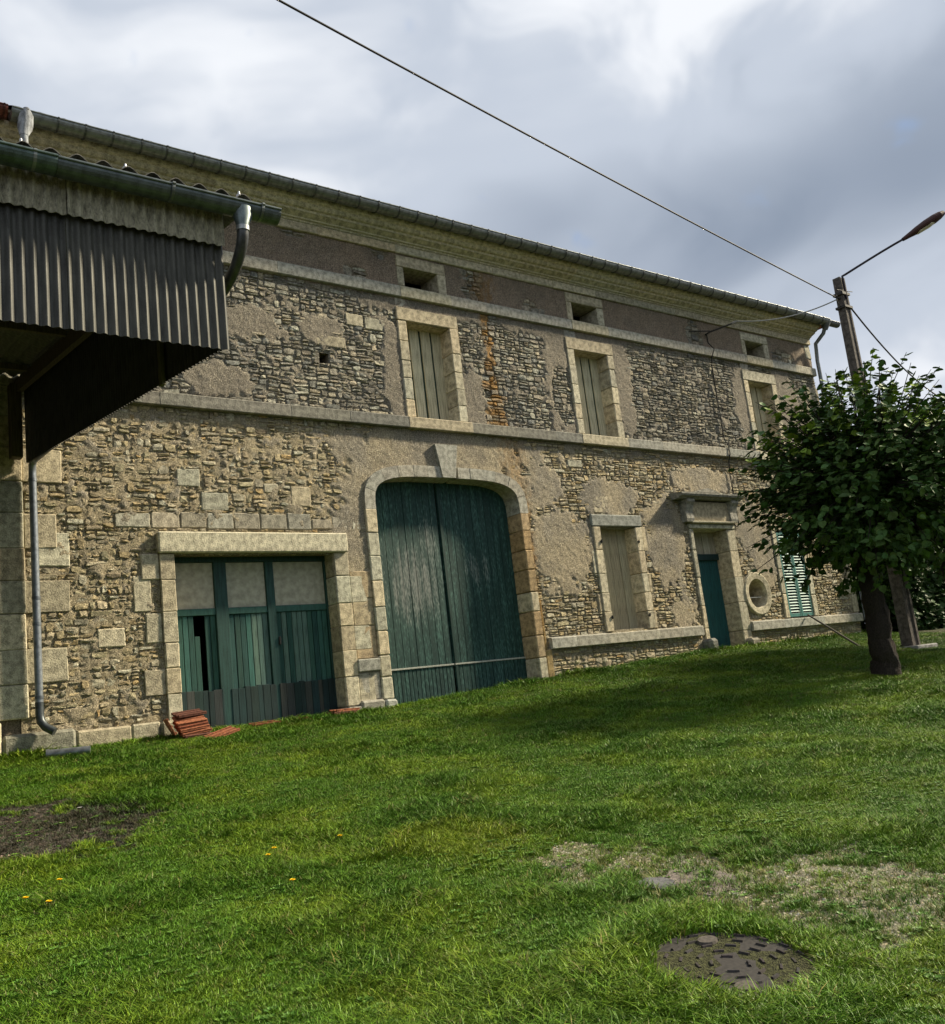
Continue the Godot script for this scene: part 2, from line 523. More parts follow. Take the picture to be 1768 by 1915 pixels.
func skirt_plank(parent: Node3D, x0: float, x1: float, y0: float, y1: float, z: float) -> void:
	var s := begin()
	var zz := z + rng.randf_range(-0.003, 0.003)
	var b := 0.005
	quad_uv(s, [Vector3(x0 + b, y0, zz), Vector3(x1 - b, y0, zz), Vector3(x1 - b, y1, zz), Vector3(x0 + b, y1, zz)], Vector3.BACK)
	quad_uv(s, [Vector3(x0, y0, zz - 0.02), Vector3(x0 + b, y0, zz), Vector3(x0 + b, y1, zz), Vector3(x0, y1, zz - 0.02)], Vector3(-1, 0, 0.3).normalized())
	quad_uv(s, [Vector3(x1 - b, y0, zz), Vector3(x1, y0, zz - 0.02), Vector3(x1, y1, zz - 0.02), Vector3(x1 - b, y1, zz)], Vector3(1, 0, 0.3).normalized())
	quad_uv(s, [Vector3(x0, y1, zz), Vector3(x1, y1, zz), Vector3(x1, y1, zz - 0.02), Vector3(x0, y1, zz - 0.02)], Vector3.UP)
	put(s, "skirt_plank", M.gate, parent)

# extrude a polygon of (x, y) between two z
func slab(s: SurfaceTool, poly: Array, z0: float, z1: float, col: Color) -> void:
	s.set_color(col)
	var c := Vector2.ZERO
	for p in poly:
		c += p / poly.size()
	for i in poly.size():
		var a: Vector2 = poly[i]
		var b: Vector2 = poly[(i + 1) % poly.size()]
		var d := b - a
		quad(s, Vector3(a.x, a.y, z0), Vector3(b.x, b.y, z0), Vector3(b.x, b.y, z1), Vector3(a.x, a.y, z1), Vector3(d.y, -d.x, 0) * area_sign(poly))
	var pl := PackedVector2Array(poly)
	var ids := Geometry2D.triangulate_polygon(pl)
	for i in range(0, ids.size(), 3):
		var q := [pl[ids[i]], pl[ids[i + 1]], pl[ids[i + 2]]]
		tri(s, Vector3(q[0].x, q[0].y, z1), Vector3(q[1].x, q[1].y, z1), Vector3(q[2].x, q[2].y, z1), Vector3(0, 0, z1 - z0))
		tri(s, Vector3(q[0].x, q[0].y, z0), Vector3(q[1].x, q[1].y, z0), Vector3(q[2].x, q[2].y, z0), Vector3(0, 0, z0 - z1))

func build_house() -> void:
	var H := thing("farmhouse", "long two-storey stone farmhouse with green carriage gate and patchy old render", "house", Vector3(10, -0.3, -4.5))
	openings = [[9.35, 10.09, 7.21, 7.59], [13.52, 14.26, 7.21, 7.61], [19.36, 20.10, 7.20, 7.59], [9.29, 10.24, 4.75, 6.55], [13.40, 14.35, 4.75, 6.56], [19.22, 20.15, 4.75, 6.55], [13.43, 14.43, 0.80, 2.86], [19.25, 20.22, 0.77, 2.82], [16.26, 17.40, -0.4, 2.84], [4.84, 7.40, -0.6, 2.33], [7.48, 7.66, 5.56, 5.74]]
	# --- the body: front wall cut into boxes round the openings, other walls, floors
	var s := begin()
	var xs := [-8.0, 22.2, GATE[0] - 0.1, GATE[1] + 0.1, 17.83, 18.47]
	var ys := [-0.9, 8.4, 3.75, 1.05, 1.69]
	# the rough core stands a little back behind the dressed edges
	var cut := []
	for o in openings:
		var k := 0.0 if o[1] - o[0] < 0.3 else 0.03
		cut.append([o[0] - k, o[1] + k, o[2], o[3] + k])
	cut.append([GATE[0] - 0.1, GATE[1] + 0.1, -0.9, 3.75])
	cut.append([17.83, 18.47, 1.05, 1.69])
	for o in cut:
		xs.append_array([o[0], o[1]])
		ys.append_array([o[2], o[3]])
	xs.sort()
	ys.sort()
	for i in xs.size() - 1:
		for j in ys.size() - 1:
			if xs[i + 1] - xs[i] < 0.001 or ys[j + 1] - ys[j] < 0.001:
				continue
			var mx: float = (xs[i] + xs[i + 1]) * 0.5
			var my: float = (ys[j] + ys[j + 1]) * 0.5
			var hit := false
			for o in cut:
				if mx > o[0] and mx < o[1] and my > o[2] and my < o[3]:
					hit = true
			if not hit:
				box(s, Vector3(xs[i], ys[j], -0.55), Vector3(xs[i + 1], ys[j + 1], -0.055))
	box(s, Vector3(21.7, -0.9, -9.0), Vector3(22.2, 8.4, -0.56))
	box(s, Vector3(-8.0, -0.9, -9.0), Vector3(-7.5, 8.4, -0.56))
	box(s, Vector3(-7.49, -0.9, -9.0), Vector3(21.69, 8.4, -8.5))
	box(s, Vector3(-7.49, 4.3, -8.49), Vector3(21.69, 4.5, -0.56))
	box(s, Vector3(-7.49, 6.9, -8.49), Vector3(21.69, 7.1, -0.56))
	box(s, Vector3(-7.49, -0.9, -8.49), Vector3(21.69, -0.3, -0.56))
	box(s, Vector3(11.9, -0.29, -8.49), Vector3(12.2, 4.29, -0.56))
	var wall := put(s, "wall", M.core, H)

	# --- string courses
	var midc := holder("string_course", H)
	midc.set_meta("label", "weathered grey stone band between ground and first floor")
	var jm := [2.9, 3.6, 4.48, 4.74, 5.22, 6.83, 7.9, 9.07, 10.45, 11.55, 12.5, 13.22, 14.54, 15.6, 16.7, 17.91, 19.05, 20.35, 21.3, 22.2]
	for i in jm.size() - 1:
		var sill := i in [7, 11, 16]
		s = begin()
		var col := vary(CREAM * 0.95 if sill else GREYED * (0.6 if jm[i] < 9.0 or (jm[i] > 10.0 and jm[i] < 13.0) else 0.95), 0.12)
		s.set_color(col)
		var pr := 0.105 + rng.randf_range(-0.004, 0.004) + (0.008 if sill else 0.0)
		run_profile(s, [Vector2(-0.05, 4.53), Vector2(pr - 0.01, 4.53), Vector2(pr, 4.54), Vector2(pr, 4.715), Vector2(pr - 0.012, 4.73), Vector2(-0.05 if not sill else -0.35, 4.752)], jm[i] + 0.002, jm[i + 1] - 0.002)
		put(s, "course_stone", M.dressed, midc)
	rects.append([2.9, 22.2, 4.54, 4.73])
	var upc := holder("string_course", H)
	upc.set_meta("label", "pale stone band under the attic openings")
	var ju := [2.9, 4.1, 5.4, 6.81, 8.42, 9.2, 10.32, 11.15, 12.2, 13.4, 14.46, 15.49, 16.8, 18.1, 19.25, 20.3, 21.3, 22.2]
	for i in ju.size() - 1:
		var sill2 := i in [5, 9, 14]
		s = begin()
		s.set_color(vary(CREAM if sill2 else GREYED * 1.08, 0.12))
		var pr2 := 0.075 + rng.randf_range(-0.004, 0.004) + (0.006 if sill2 else 0.0)
		run_profile(s, [Vector2(-0.05, 6.98), Vector2(pr2 - 0.01, 6.98), Vector2(pr2, 6.99), Vector2(pr2, 7.175), Vector2(pr2 - 0.012, 7.19), Vector2(-0.05 if not sill2 else -0.5, 7.207)], ju[i] + 0.002, ju[i + 1] - 0.002)
		put(s, "course_stone", M.dressed, upc)
	rects.append([2.9, 22.2, 6.99, 7.18])

	# --- cornice
	var cor := holder("cornice", H)
	var jc := [-1.0, 0.6, 2.3, 4.07, 5.7, 7.77, 9.1, 10.52, 12.0, 13.5, 15.2, 16.7, 18.3, 19.9, 21.2, 22.22]
	for i in jc.size() - 1:
		s = begin()
		s.set_color(vary(CREAM * 1.1, 0.1))
		var e := rng.randf_range(-0.004, 0.004)
		run_profile(s, [Vector2(-0.3, 7.86), Vector2(0.045 + e, 7.86), Vector2(0.045 + e, 8.0), Vector2(0.065 + e, 8.005), Vector2(0.075 + e, 8.03), Vector2(0.11 + e, 8.035), Vector2(0.12 + e, 8.055), Vector2(0.17 + e, 8.075), Vector2(0.235 + e, 8.10), Vector2(0.25 + e, 8.13), Vector2(0.30 + e, 8.14), Vector2(0.33 + e, 8.165), Vector2(0.35 + e, 8.2), Vector2(0.40 + e, 8.22), Vector2(0.41 + e, 8.25), Vector2(0.41 + e, 8.29), Vector2(-0.3, 8.33)], jc[i] + 0.002, jc[i + 1] - 0.002)
		put(s, "cornice_stone", M.dressed, cor)
	# frieze stones under the mouldings
	var x := 2.9
	while x < 22.0:
		var xe := minf(22.2, x + rng.randf_range(0.9, 1.6))
		if 22.2 - xe < 0.5:
			xe = 22.2
		dress(cor, "frieze_stone", x, xe, 7.84, 7.99, 0.058, CREAM, -0.05)
		x = xe

	# --- roof: two pitches of clay roll tiles
	s = begin()
	for side in 2:
		var z0 := 0.5 if side == 0 else -9.5
		var z1 := -4.5
		var cols := 376
		for k in cols:
			var xa := -8.3 + 30.9 * k / cols
			var xb := -8.3 + 30.9 * (k + 1) / cols
			var ha := 0.03 * absf(sin(PI * xa / 0.3))
			var hb := 0.03 * absf(sin(PI * xb / 0.3))
			s.set_color(Color(0.26, 0.11, 0.06))
			quad(s, Vector3(xa, 8.46 + ha, z0), Vector3(xb, 8.46 + hb, z0), Vector3(xb, 11.0 + hb, z1), Vector3(xa, 11.0 + ha, z1), Vector3.UP)
	for e in [-8.3, 22.6]:
		tri(s, Vector3(e, 8.3, 0.45), Vector3(e, 8.3, -9.4), Vector3(e, 11.0, -4.5), Vector3(e, 0, 0))
	put(s, "roof", M.clay, H)
	s = begin()
	box(s, Vector3(-8.2, 8.40, -9.3), Vector3(22.4, 8.445, 0.44), Color(0.2, 0.16, 0.1))
	put(s, "eaves_board", M.wood, H)

	# --- gutter: half round, zinc, with a collar every 0.4 m; the stretch on the left is painted red-brown
	for e in [[2.75, 22.35, Color(0.21, 0.225, 0.215), "gutter", "dark zinc gutter under the eaves"], [-8.0, 2.70, Color(0.14, 0.04, 0.03), "gutter", "red-brown painted gutter at the left end of the eaves"]]:
		s = begin()
		s.set_color(e[2])
		half_round(s, e[0], e[1], 8.36, 0.53, 0.125)
		var gt := put(s, e[3], M.zinc, H)
		gt.set_meta("label", e[4])
		x = e[0] + 0.18
		while x < e[1]:
			s = begin()
			s.set_color(e[2] * 0.5)
			half_round(s, x, x + 0.022, 8.36, 0.53, 0.137)
			put(s, "collar", M.zinc, gt)
			x += rng.randf_range(0.36, 0.43)

	# --- attic openings
	for o in [openings[0], openings[1], openings[2]]:
		var w := holder("attic_opening", H)
		jambs(w, o[0], o[1], 7.207, o[3], 0.15, 0.19, 0.5, 0.53, 0.03)
		dress(w, "lintel", o[0] - 0.15, o[1] + 0.19, o[3], o[3] + 0.215, 0.034, CREAM * 1.04, -0.53)
	# --- first-floor windows, boarded up
	for o in [openings[3], openings[4], openings[5]]:
		var w := holder("window", H)
		jambs(w, o[0], o[1], 4.752, o[3], 0.195, 0.195, 0.36, 0.36, 0.026)
		dress(w, "lintel", o[0] - 0.2, o[1] + 0.2, o[3], o[3] + 0.25, 0.032, CREAM, -0.36)
		boards(w, o[0] - 0.02, o[1] + 0.03, 4.76, o[3] + 0.02, -0.29, 4, Color(0.56, 0.52, 0.36), 0.045)
		# tails of the frame in the course between window head and upper band
		dress(w, "frieze_stone", o[0] - 0.2, o[0] + 0.12, o[3] + 0.25, 6.98, 0.012, GREYED, -0.05)
	# --- ground-floor window
	var w4 := holder("window", H)
	jambs(w4, 13.43, 14.43, 0.78, 2.86, 0.21, 0.20, 0.42, 0.36, 0.03, 0.12)
	dress(w4, "lintel", 13.20, 14.65, 2.86, 3.10, 0.04, GREYED * 1.05, -0.36)
	boards(w4, 13.41, 14.46, 0.80, 2.88, -0.29, 4, Color(0.48, 0.43, 0.29), 0.016)
	for hz in [[13.40, 2.55], [13.40, 1.05], [14.47, 2.55], [14.47, 1.05]]:
		s = begin()
		tube(s, [Vector3(hz[0], hz[1] - 0.03, 0.045), Vector3(hz[0], hz[1] + 0.04, 0.05)], [0.014], 6)
		box(s, Vector3(hz[0] - 0.03, hz[1] - 0.01, 0.02), Vector3(hz[0] + 0.03, hz[1] + 0.01, 0.05))
		put(s, "hinge_pin", M.black, w4)
	# --- plinth band
	var pb := holder("plinth_band", H)
	for e in [[11.72, 12.35], [12.35, 13.2], [13.2, 14.66], [14.66, 15.35], [15.35, 16.02], [17.72, 18.9], [18.9, 20.5], [20.5, 21.5], [21.5, 22.2]]:
		s = begin()
		s.set_color(vary(GREYED * 1.05, 0.12))
		var deep := -0.35 if absf(e[0] - 13.2) < 0.1 or absf(e[0] - 18.9) < 0.1 else -0.05
		run_profile(s, [Vector2(-0.05, 0.55), Vector2(0.075, 0.55), Vector2(0.085, 0.56), Vector2(0.085, 0.735), Vector2(0.07, 0.75), Vector2(deep, 0.775)], e[0] + 0.002, e[1] - 0.002)
		put(s, "band_stone", M.dressed, pb)
		rects.append([e[0], e[1], 0.56, 0.75])

	# --- house door with hood
	var dr := holder("front_door", H)
	jambs(dr, 16.26, 17.40, 0.1, 2.84, 0.13, 0.30, 0.55, 0.42, 0.03)
	dress(dr, "lintel", 16.13, 17.70, 2.84, 2.95, 0.05, CREAM, -0.42)
	dress(dr, "frieze_panel", 16.22, 17.5, 2.95, 3.44, 0.09, CREAM * 1.05, -0.06)
	dress(dr, "architrave", 16.16, 17.66, 2.95, 3.0, 0.13, CREAM, -0.06)
	for cx in [[15.98, 16.22], [17.5, 17.74]]:
		s = begin()
		s.set_color(GREYED * 0.85)
		run_profile(s, [Vector2(-0.05, 2.98), Vector2(0.12, 2.98), Vector2(0.14, 3.05), Vector2(0.12, 3.2), Vector2(0.17, 3.34), Vector2(0.22, 3.4), Vector2(0.22, 3.46), Vector2(-0.05, 3.46)], cx[0], cx[1])
		put(s, "console", M.dressed, dr)
		rects.append([cx[0], cx[1], 2.98, 3.46])
	s = begin()
	s.set_color(GREYED * 0.7)
	run_profile(s, [Vector2(-0.05, 3.465), Vector2(0.2, 3.465), Vector2(0.23, 3.5), Vector2(0.29, 3.51), Vector2(0.31, 3.55), Vector2(0.31, 3.585), Vector2(-0.05, 3.62)], 15.72, 17.86)
	put(s, "hood", M.dressed, dr)
	s = begin()
	slab(s, [Vector2(16.3, 3.61), Vector2(17.1, 3.61), Vector2(16.98, 3.66), Vector2(16.7, 3.71), Vector2(16.42, 3.66)], 0.02, 0.24, GREYED * 0.75)
	put(s, "pediment", M.dressed, dr)
	rects.append([15.75, 17.85, 3.46, 3.65])
	s = begin()
	block(s, Vector3(16.2, 0.05, -0.42), Vector3(17.46, 2.26, -0.36), Color(0.018, 0.09, 0.095), 0.004)
	var leaf := put(s, "door_leaf", M.paint, dr)
	leaf.set_meta("label", "flat teal painted door leaf")
	s = begin()
	block(s, Vector3(16.62, 0.3, -0.36), Vector3(16.66, 2.2, -0.34), Color(0.012, 0.06, 0.065), 0.004)
	block(s, Vector3(16.2, 0.3, -0.36), Vector3(16.64, 2.2, -0.345), Color(0.016, 0.08, 0.09), 0.004)
	put(s, "stile", M.paint, dr)
	s = begin()
	block(s, Vector3(16.18, 2.2, -0.40), Vector3(17.48, 2.34, -0.30), Color(0.015, 0.04, 0.04), 0.006)
	put(s, "transom_rail", M.paint, dr)
	boards(dr, 16.26, 17.46, 2.34, 2.86, -0.36, 5, Color(0.46, 0.42, 0.31), 0.02)
	dress(dr, "threshold", 16.1, 17.6, -0.1, 0.13, 0.22, GREYED * 0.8, -0.5)
	dress(dr, "guard_stone", 15.98, 16.24, -0.2, 0.47, 0.26, GREYED * 0.75, -0.05, 0.05)
	dress(dr, "guard_stone", 17.42, 17.76, -0.2, 0.40, 0.20, GREYED * 0.6, -0.05, 0.05)

	# --- round window
	var oc := holder("round_window", H)
	s = begin()
	s.set_color(CREAM * 0.98)
	var N := 40
	var prof := [[0.30, -0.5], [0.31, -0.02], [0.335, 0.04], [0.46, 0.055], [0.485, 0.04], [0.49, -0.05]]
	for k in N:
		var a0 := TAU * k / N
		var a1 := TAU * (k + 1) / N
		for m in prof.size() - 1:
			var q := []
			for e in [[a0, m], [a1, m], [a1, m + 1], [a0, m + 1]]:
				q.append(Vector3(18.15 + cos(e[0]) * prof[e[1]][0], 1.37 + sin(e[0]) * prof[e[1]][0], prof[e[1]][1]))
			var rad := Vector3(cos(a0), sin(a0), 0)
			quad(s, q[0], q[1], q[2], q[3], (-rad if m < 2 else rad) + Vector3.BACK * (0.2 if m in [0, 4] else 3.0))
	put(s, "stone_ring", M.dressed, oc)
	rects.append([17.72, 18.58, 0.94, 1.8])
	s = begin()
	tube(s, [Vector3(17.84, 1.3, -0.12), Vector3(18.46, 1.3, -0.12)], [0.012], 6)
	put(s, "bar", M.iron, oc)

	# --- window with louvred shutters
	var w5 := holder("window", H)
	jambs(w5, 19.25, 20.22, 0.77, 2.82, 0.17, 0.2, 0.5, 0.36, 0.026)
	dress(w5, "lintel", 19.06, 20.44, 2.82, 3.06, 0.034, CREAM, -0.36)
	for sx in [[19.26, 19.735], [19.745, 20.21]]:
		var sh := holder("shutter", H)
		sh.set_meta("label", "pale teal louvred shutter, closed")
		var teal := Color(0.06, 0.21, 0.185)
		s = begin()
		block(s, Vector3(sx[0], 0.79, -0.03), Vector3(sx[0] + 0.06, 2.81, 0.01), teal, 0.004)
		block(s, Vector3(sx[1] - 0.06, 0.79, -0.03), Vector3(sx[1], 2.81, 0.01), teal * 0.8, 0.004)
		block(s, Vector3(sx[0] + 0.061, 0.79, -0.028), Vector3(sx[1] - 0.061, 0.87, 0.008), teal, 0.004)
		block(s, Vector3(sx[0] + 0.061, 2.73, -0.028), Vector3(sx[1] - 0.061, 2.81, 0.008), teal, 0.004)
		put(s, "frame", M.paint, sh)
		var y := 0.9
		while y < 2.71:
			s = begin()
			s.set_color(vary(teal, 0.08))
			run_profile(s, [Vector2(-0.03, y + 0.045), Vector2(-0.022, y + 0.05), Vector2(0.012, y + 0.006), Vector2(0.006, y)], sx[0] + 0.055, sx[1] - 0.055)
			put(s, "slat", M.paint, sh)
			y += 0.068

	build_garage(H)
	build_gate(H)

	# --- corner stones at the right end, tall pier and quoins at the left
	var cn := holder("corner_pier", H)
	var yy := 0.78
	var flip := 0
	while yy < 7.8:
		var ye := minf(7.84, yy + rng.randf_range(0.36, 0.5))
		if (ye < 4.5 or yy > 4.75) and (ye < 6.95 or yy > 7.2):
			dress(cn, "quoin_stone", 21.95 if flip % 2 == 0 else 21.68, 22.2, yy, ye, 0.02, CREAM * 0.9, -0.06)
		yy = ye
		flip += 1
	var pl := holder("corner_pier", H)
	pl.set_meta("label", "tall ashlar pier beside the downpipe")
	yy = 0.28
	flip = 0
	while yy < 7.8:
		var ye2 := yy + rng.randf_range(0.40, 0.47)
		dress(pl, "ashlar_stone", 1.55, 2.27, yy, ye2, 0.05, CREAM * 0.96, -0.05, 0.008)
		dress(pl, "ashlar_stone", 2.27, 2.88, yy, ye2, 0.05, CREAM * 0.96, -0.05, 0.008)
		if flip % 2 == 1 and ye2 < 4.5:
			dress(pl, "quoin_stone", 2.88, 2.88 + rng.randf_range(0.38, 0.55), yy, ye2, 0.015, CREAM * 0.93, -0.05)
		yy = ye2
		flip += 1
	dress(pl, "base_stone", 1.5, 2.55, -0.7, 0.28, 0.13, CREAM * 0.85, -0.05, 0.02)
	dress(pl, "base_stone", 2.55, 3.42, -0.7, 0.10, 0.12, CREAM * 0.7, -0.05, 0.03)
	dress(pl, "base_stone", 3.42, 4.12, -0.22, 0.06, 0.10, CREAM, -0.05, 0.02)
	dress(pl, "base_stone", 4.12, 4.5, -0.2, 0.06, 0.09, CREAM, -0.05, 0.02)
	dress(pl, "base_stone", 4.5, 4.83, -0.3, 0.06, 0.11, CREAM * 0.75, -0.05, 0.02)
	# larger squared stones set in the rubble above the garage lintel and here and there
	var big := holder("patch_stones", H)
	var bx := 4.05
	for wd in [0.5, 0.42, 0.40, 0.42, 0.42, 0.45, 0.42, 0.36, 0.36, 0.32]:
		dress(big, "squared_stone", bx, bx + wd - 0.015, 2.72 + rng.randf_range(0.0, 0.03), 2.97 + rng.randf_range(-0.07, 0.04), 0.004, GREYED.lerp(CREAM, rng.randf() * 0.6) * rng.randf_range(0.75, 1.15), -0.05, 0.03)
		bx += wd
	for e in [[3.05, 3.45, 2.2, 2.65], [4.95, 5.3, 3.35, 3.62], [5.3, 5.72, 3.0, 3.28], [6.75, 7.1, 3.1, 3.42], [3.75, 4.12, 1.1, 1.35], [4.25, 4.5, 1.55, 2.05], [6.3, 6.55, 3.3, 3.45], [7.4, 8.0, 5.85, 6.05], [8.05, 8.4, 6.3, 6.52], [8.42, 8.85, 6.28, 6.5], [12.8, 13.2, 4.05, 4.2], [16.2, 17.6, 3.75, 4.1], [13.35, 13.9, 3.14, 3.5]]:
		dress(big, "squared_stone", e[0], e[1], e[2], e[3], 0.006, CREAM * rng.randf_range(0.75, 1.0), -0.05, 0.02)

	build_masonry(H, wall)

	# --- bracket for the service cable, and the cable down to the door
	var br := holder("cable_bracket", H)
	s = begin()
	s.set_color(Color(0.05, 0.045, 0.04))
	tube(s, [Vector3(17.85, 7.52, 0.0), Vector3(17.9, 7.56, 0.12), Vector3(18.25, 7.67, 0.5)], [0.022, 0.022, 0.02], 8)
	tube(s, [Vector3(17.25, 7.52, 0.02), Vector3(17.9, 7.58, 0.12)], [0.014], 6)
	put(s, "arm", M.iron, br)
	s = begin()
	s.set_color(Color(0.3, 0.28, 0.25))
	tube(s, [Vector3(18.25, 7.67, 0.5), Vector3(18.3, 7.69, 0.55), Vector3(18.36, 7.71, 0.6)], [0.03, 0.045, 0.02], 8)
	put(s, "insulator", M.iron, br)
	s = begin()
	s.set_color(Color(0.03, 0.03, 0.03))
	var pts := []
	for k in 24:
		var t := k / 23.0
		pts.append(Vector3(17.86 + n_mid.get_noise_1d(t * 60.0) * 0.03, 7.5 - t * 4.45, 0.04 + 0.1 * smoothstep(0.06, 0.0, absf(7.5 - t * 4.45 - 7.1)) + 0.09 * smoothstep(0.3, 0.1, absf(7.5 - t * 4.45 - 4.64)) + 0.05 * smoothstep(0.3, 0.1, absf(7.5 - t * 4.45 - 7.08))))
	for k in 10:
		var a := PI * k / 9.0
		pts.append(Vector3(17.86 - 0.09 * (1.0 - cos(a)), 3.02 - 0.11 * sin(a), 0.05))
	tube(s, pts, [0.013], 6)
	put(s, "drop_cable", M.black, br)

	# --- corner downpipe and its funnel
	var dp := holder("downpipe", H)
	s = begin()
	s.set_color(Color(0.2, 0.22, 0.23))
	tube(s, [Vector3(22.33, 8.25, 0.5), Vector3(22.3, 8.05, 0.42), Vector3(22.28, 7.85, 0.16), Vector3(22.28, 7.4, 0.12), Vector3(22.28, 0.3, 0.12)], [0.05], 10)
	put(s, "pipe", M.zinc, dp)
	s = begin()
	s.set_color(Color(0.13, 0.14, 0.14))
	half_round(s, 22.36, 22.86, 8.34, 0.53, 0.1)
	tube(s, [Vector3(22.3, 8.3, 0.53), Vector3(22.33, 8.12, 0.47)], [0.13, 0.06], 10)
	put(s, "funnel", M.zinc, dp)

func half_round(s: SurfaceTool, x0: float, x1: float, y: float, z: float, r: float) -> void:
	var N := 12
	for k in N:
		var a0 := PI + PI * k / N
		var a1 := PI + PI * (k + 1) / N
		var p0 := Vector3(0, sin(a0), cos(a0))
		var p1 := Vector3(0, sin(a1), cos(a1))
		for e in [[r, 1.0], [r - 0.006, -1.0]]:
			quad(s, Vector3(x0, y, z) + p0 * e[0], Vector3(x1, y, z) + p0 * e[0], Vector3(x1, y, z) + p1 * e[0], Vector3(x0, y, z) + p1 * e[0], (p0 + p1) * e[1])
		for xe in [x0, x1]:
			tri(s, Vector3(xe, y, z), Vector3(xe, y, z) + p0 * r, Vector3(xe, y, z) + p1 * r, Vector3(-1 if xe == x0 else 1, 0, 0))
	# rolled rim
	tube(s, [Vector3(x0, y + 0.005, z + r), Vector3(x1, y + 0.005, z + r)], [0.012], 6)

func build_garage(H: Node3D) -> void:
	var gd := holder("garage_door", H)
	gd.set_meta("label", "three-leaf green plank door with beige upper panels")
	var g1 := Color(0.026, 0.075, 0.064)
	var g2 := Color(0.04, 0.115, 0.095)
	jambs(gd, 4.84, 7.40, -0.05, 2.36, 0.21, 0.25, 0.42, 0.36, 0.035, 0.3)
	# lintel: one long beam with knees at both ends
	dress(gd, "lintel", 4.60, 7.64, 2.36, 2.67, 0.10, CREAM * 1.08, -0.36, 0.012)
	var s: SurfaceTool
	for e in [[4.86, 4.945], [5.535, 5.73], [6.36, 6.495], [7.375, 7.44]]:
		s = begin()
		block(s, Vector3(e[0], -0.2, -0.36), Vector3(e[1], 2.36, -0.285), vary(g1, 0.1), 0.006)
		put(s, "post", M.paint, gd)
	s = begin()
	block(s, Vector3(4.8, 2.28, -0.36), Vector3(7.46, 2.40, -0.275), g1 * 0.7, 0.006)
	put(s, "head_rail", M.paint, gd)
	var leaves := [[4.947, 5.533], [5.732, 6.358], [6.497, 7.373]]
	for i in 3:
		var a: float = leaves[i][0]
		var b: float = leaves[i][1]
		s = begin()
		block(s, Vector3(a, 1.60, -0.345), Vector3(b, 2.278, -0.325), vary(Color(0.46, 0.435, 0.35), 0.05), 0.003)
		put(s, "upper_panel", M.panel, gd)
		s = begin()
		block(s, Vector3(a, 1.50, -0.35), Vector3(b, 1.598, -0.30), g2, 0.005)
		put(s, "mid_rail", M.paint, gd)
		var n := 7 if i < 2 else 10
		for k in n:
			if i == 0 and k == 4:
				continue
			var w := (b - a) / n
			s = begin()
			var c := vary(g2 if rng.randf() < 0.6 else g1, 0.18)
			if i == 1 and k > 3 or i == 2 and k in [1, 3, 4, 5]:
				c = vary(Color(0.11, 0.19, 0.16), 0.12)
			var y1 := 1.497
			if i == 0 and k == 3:
				y1 = 1.2
			block(s, Vector3(a + w * k + 0.004, 0.40, -0.35), Vector3(a + w * (k + 1) - 0.004, y1, -0.325 + rng.randf_range(-0.004, 0.004)), c, 0.004)
			put(s, "plank", M.wood, gd)
		var x := a - 0.04
		while x < b + 0.03:
			s = begin()
			var w2 := rng.randf_range(0.07, 0.13)
			var c2 := vary(Color(0.02, 0.042, 0.04) if rng.randf() < 0.75 else Color(0.05, 0.058, 0.052), 0.2)
			block(s, Vector3(x, -0.3 + rng.randf_range(0.0, 0.06), -0.335), Vector3(minf(x + w2 - 0.004, b + 0.04), 0.43 + rng.randf_range(-0.03, 0.0), -0.275 + rng.randf_range(-0.004, 0.004)), c2, 0.003)
			put(s, "skirt_plank", M.wood, gd)
			x += w2
	s = begin()
	block(s, Vector3(6.50, 1.0, -0.30), Vector3(6.53, 1.12, -0.26), Color(0.03, 0.03, 0.03), 0.004)
	put(s, "latch", M.iron, gd)

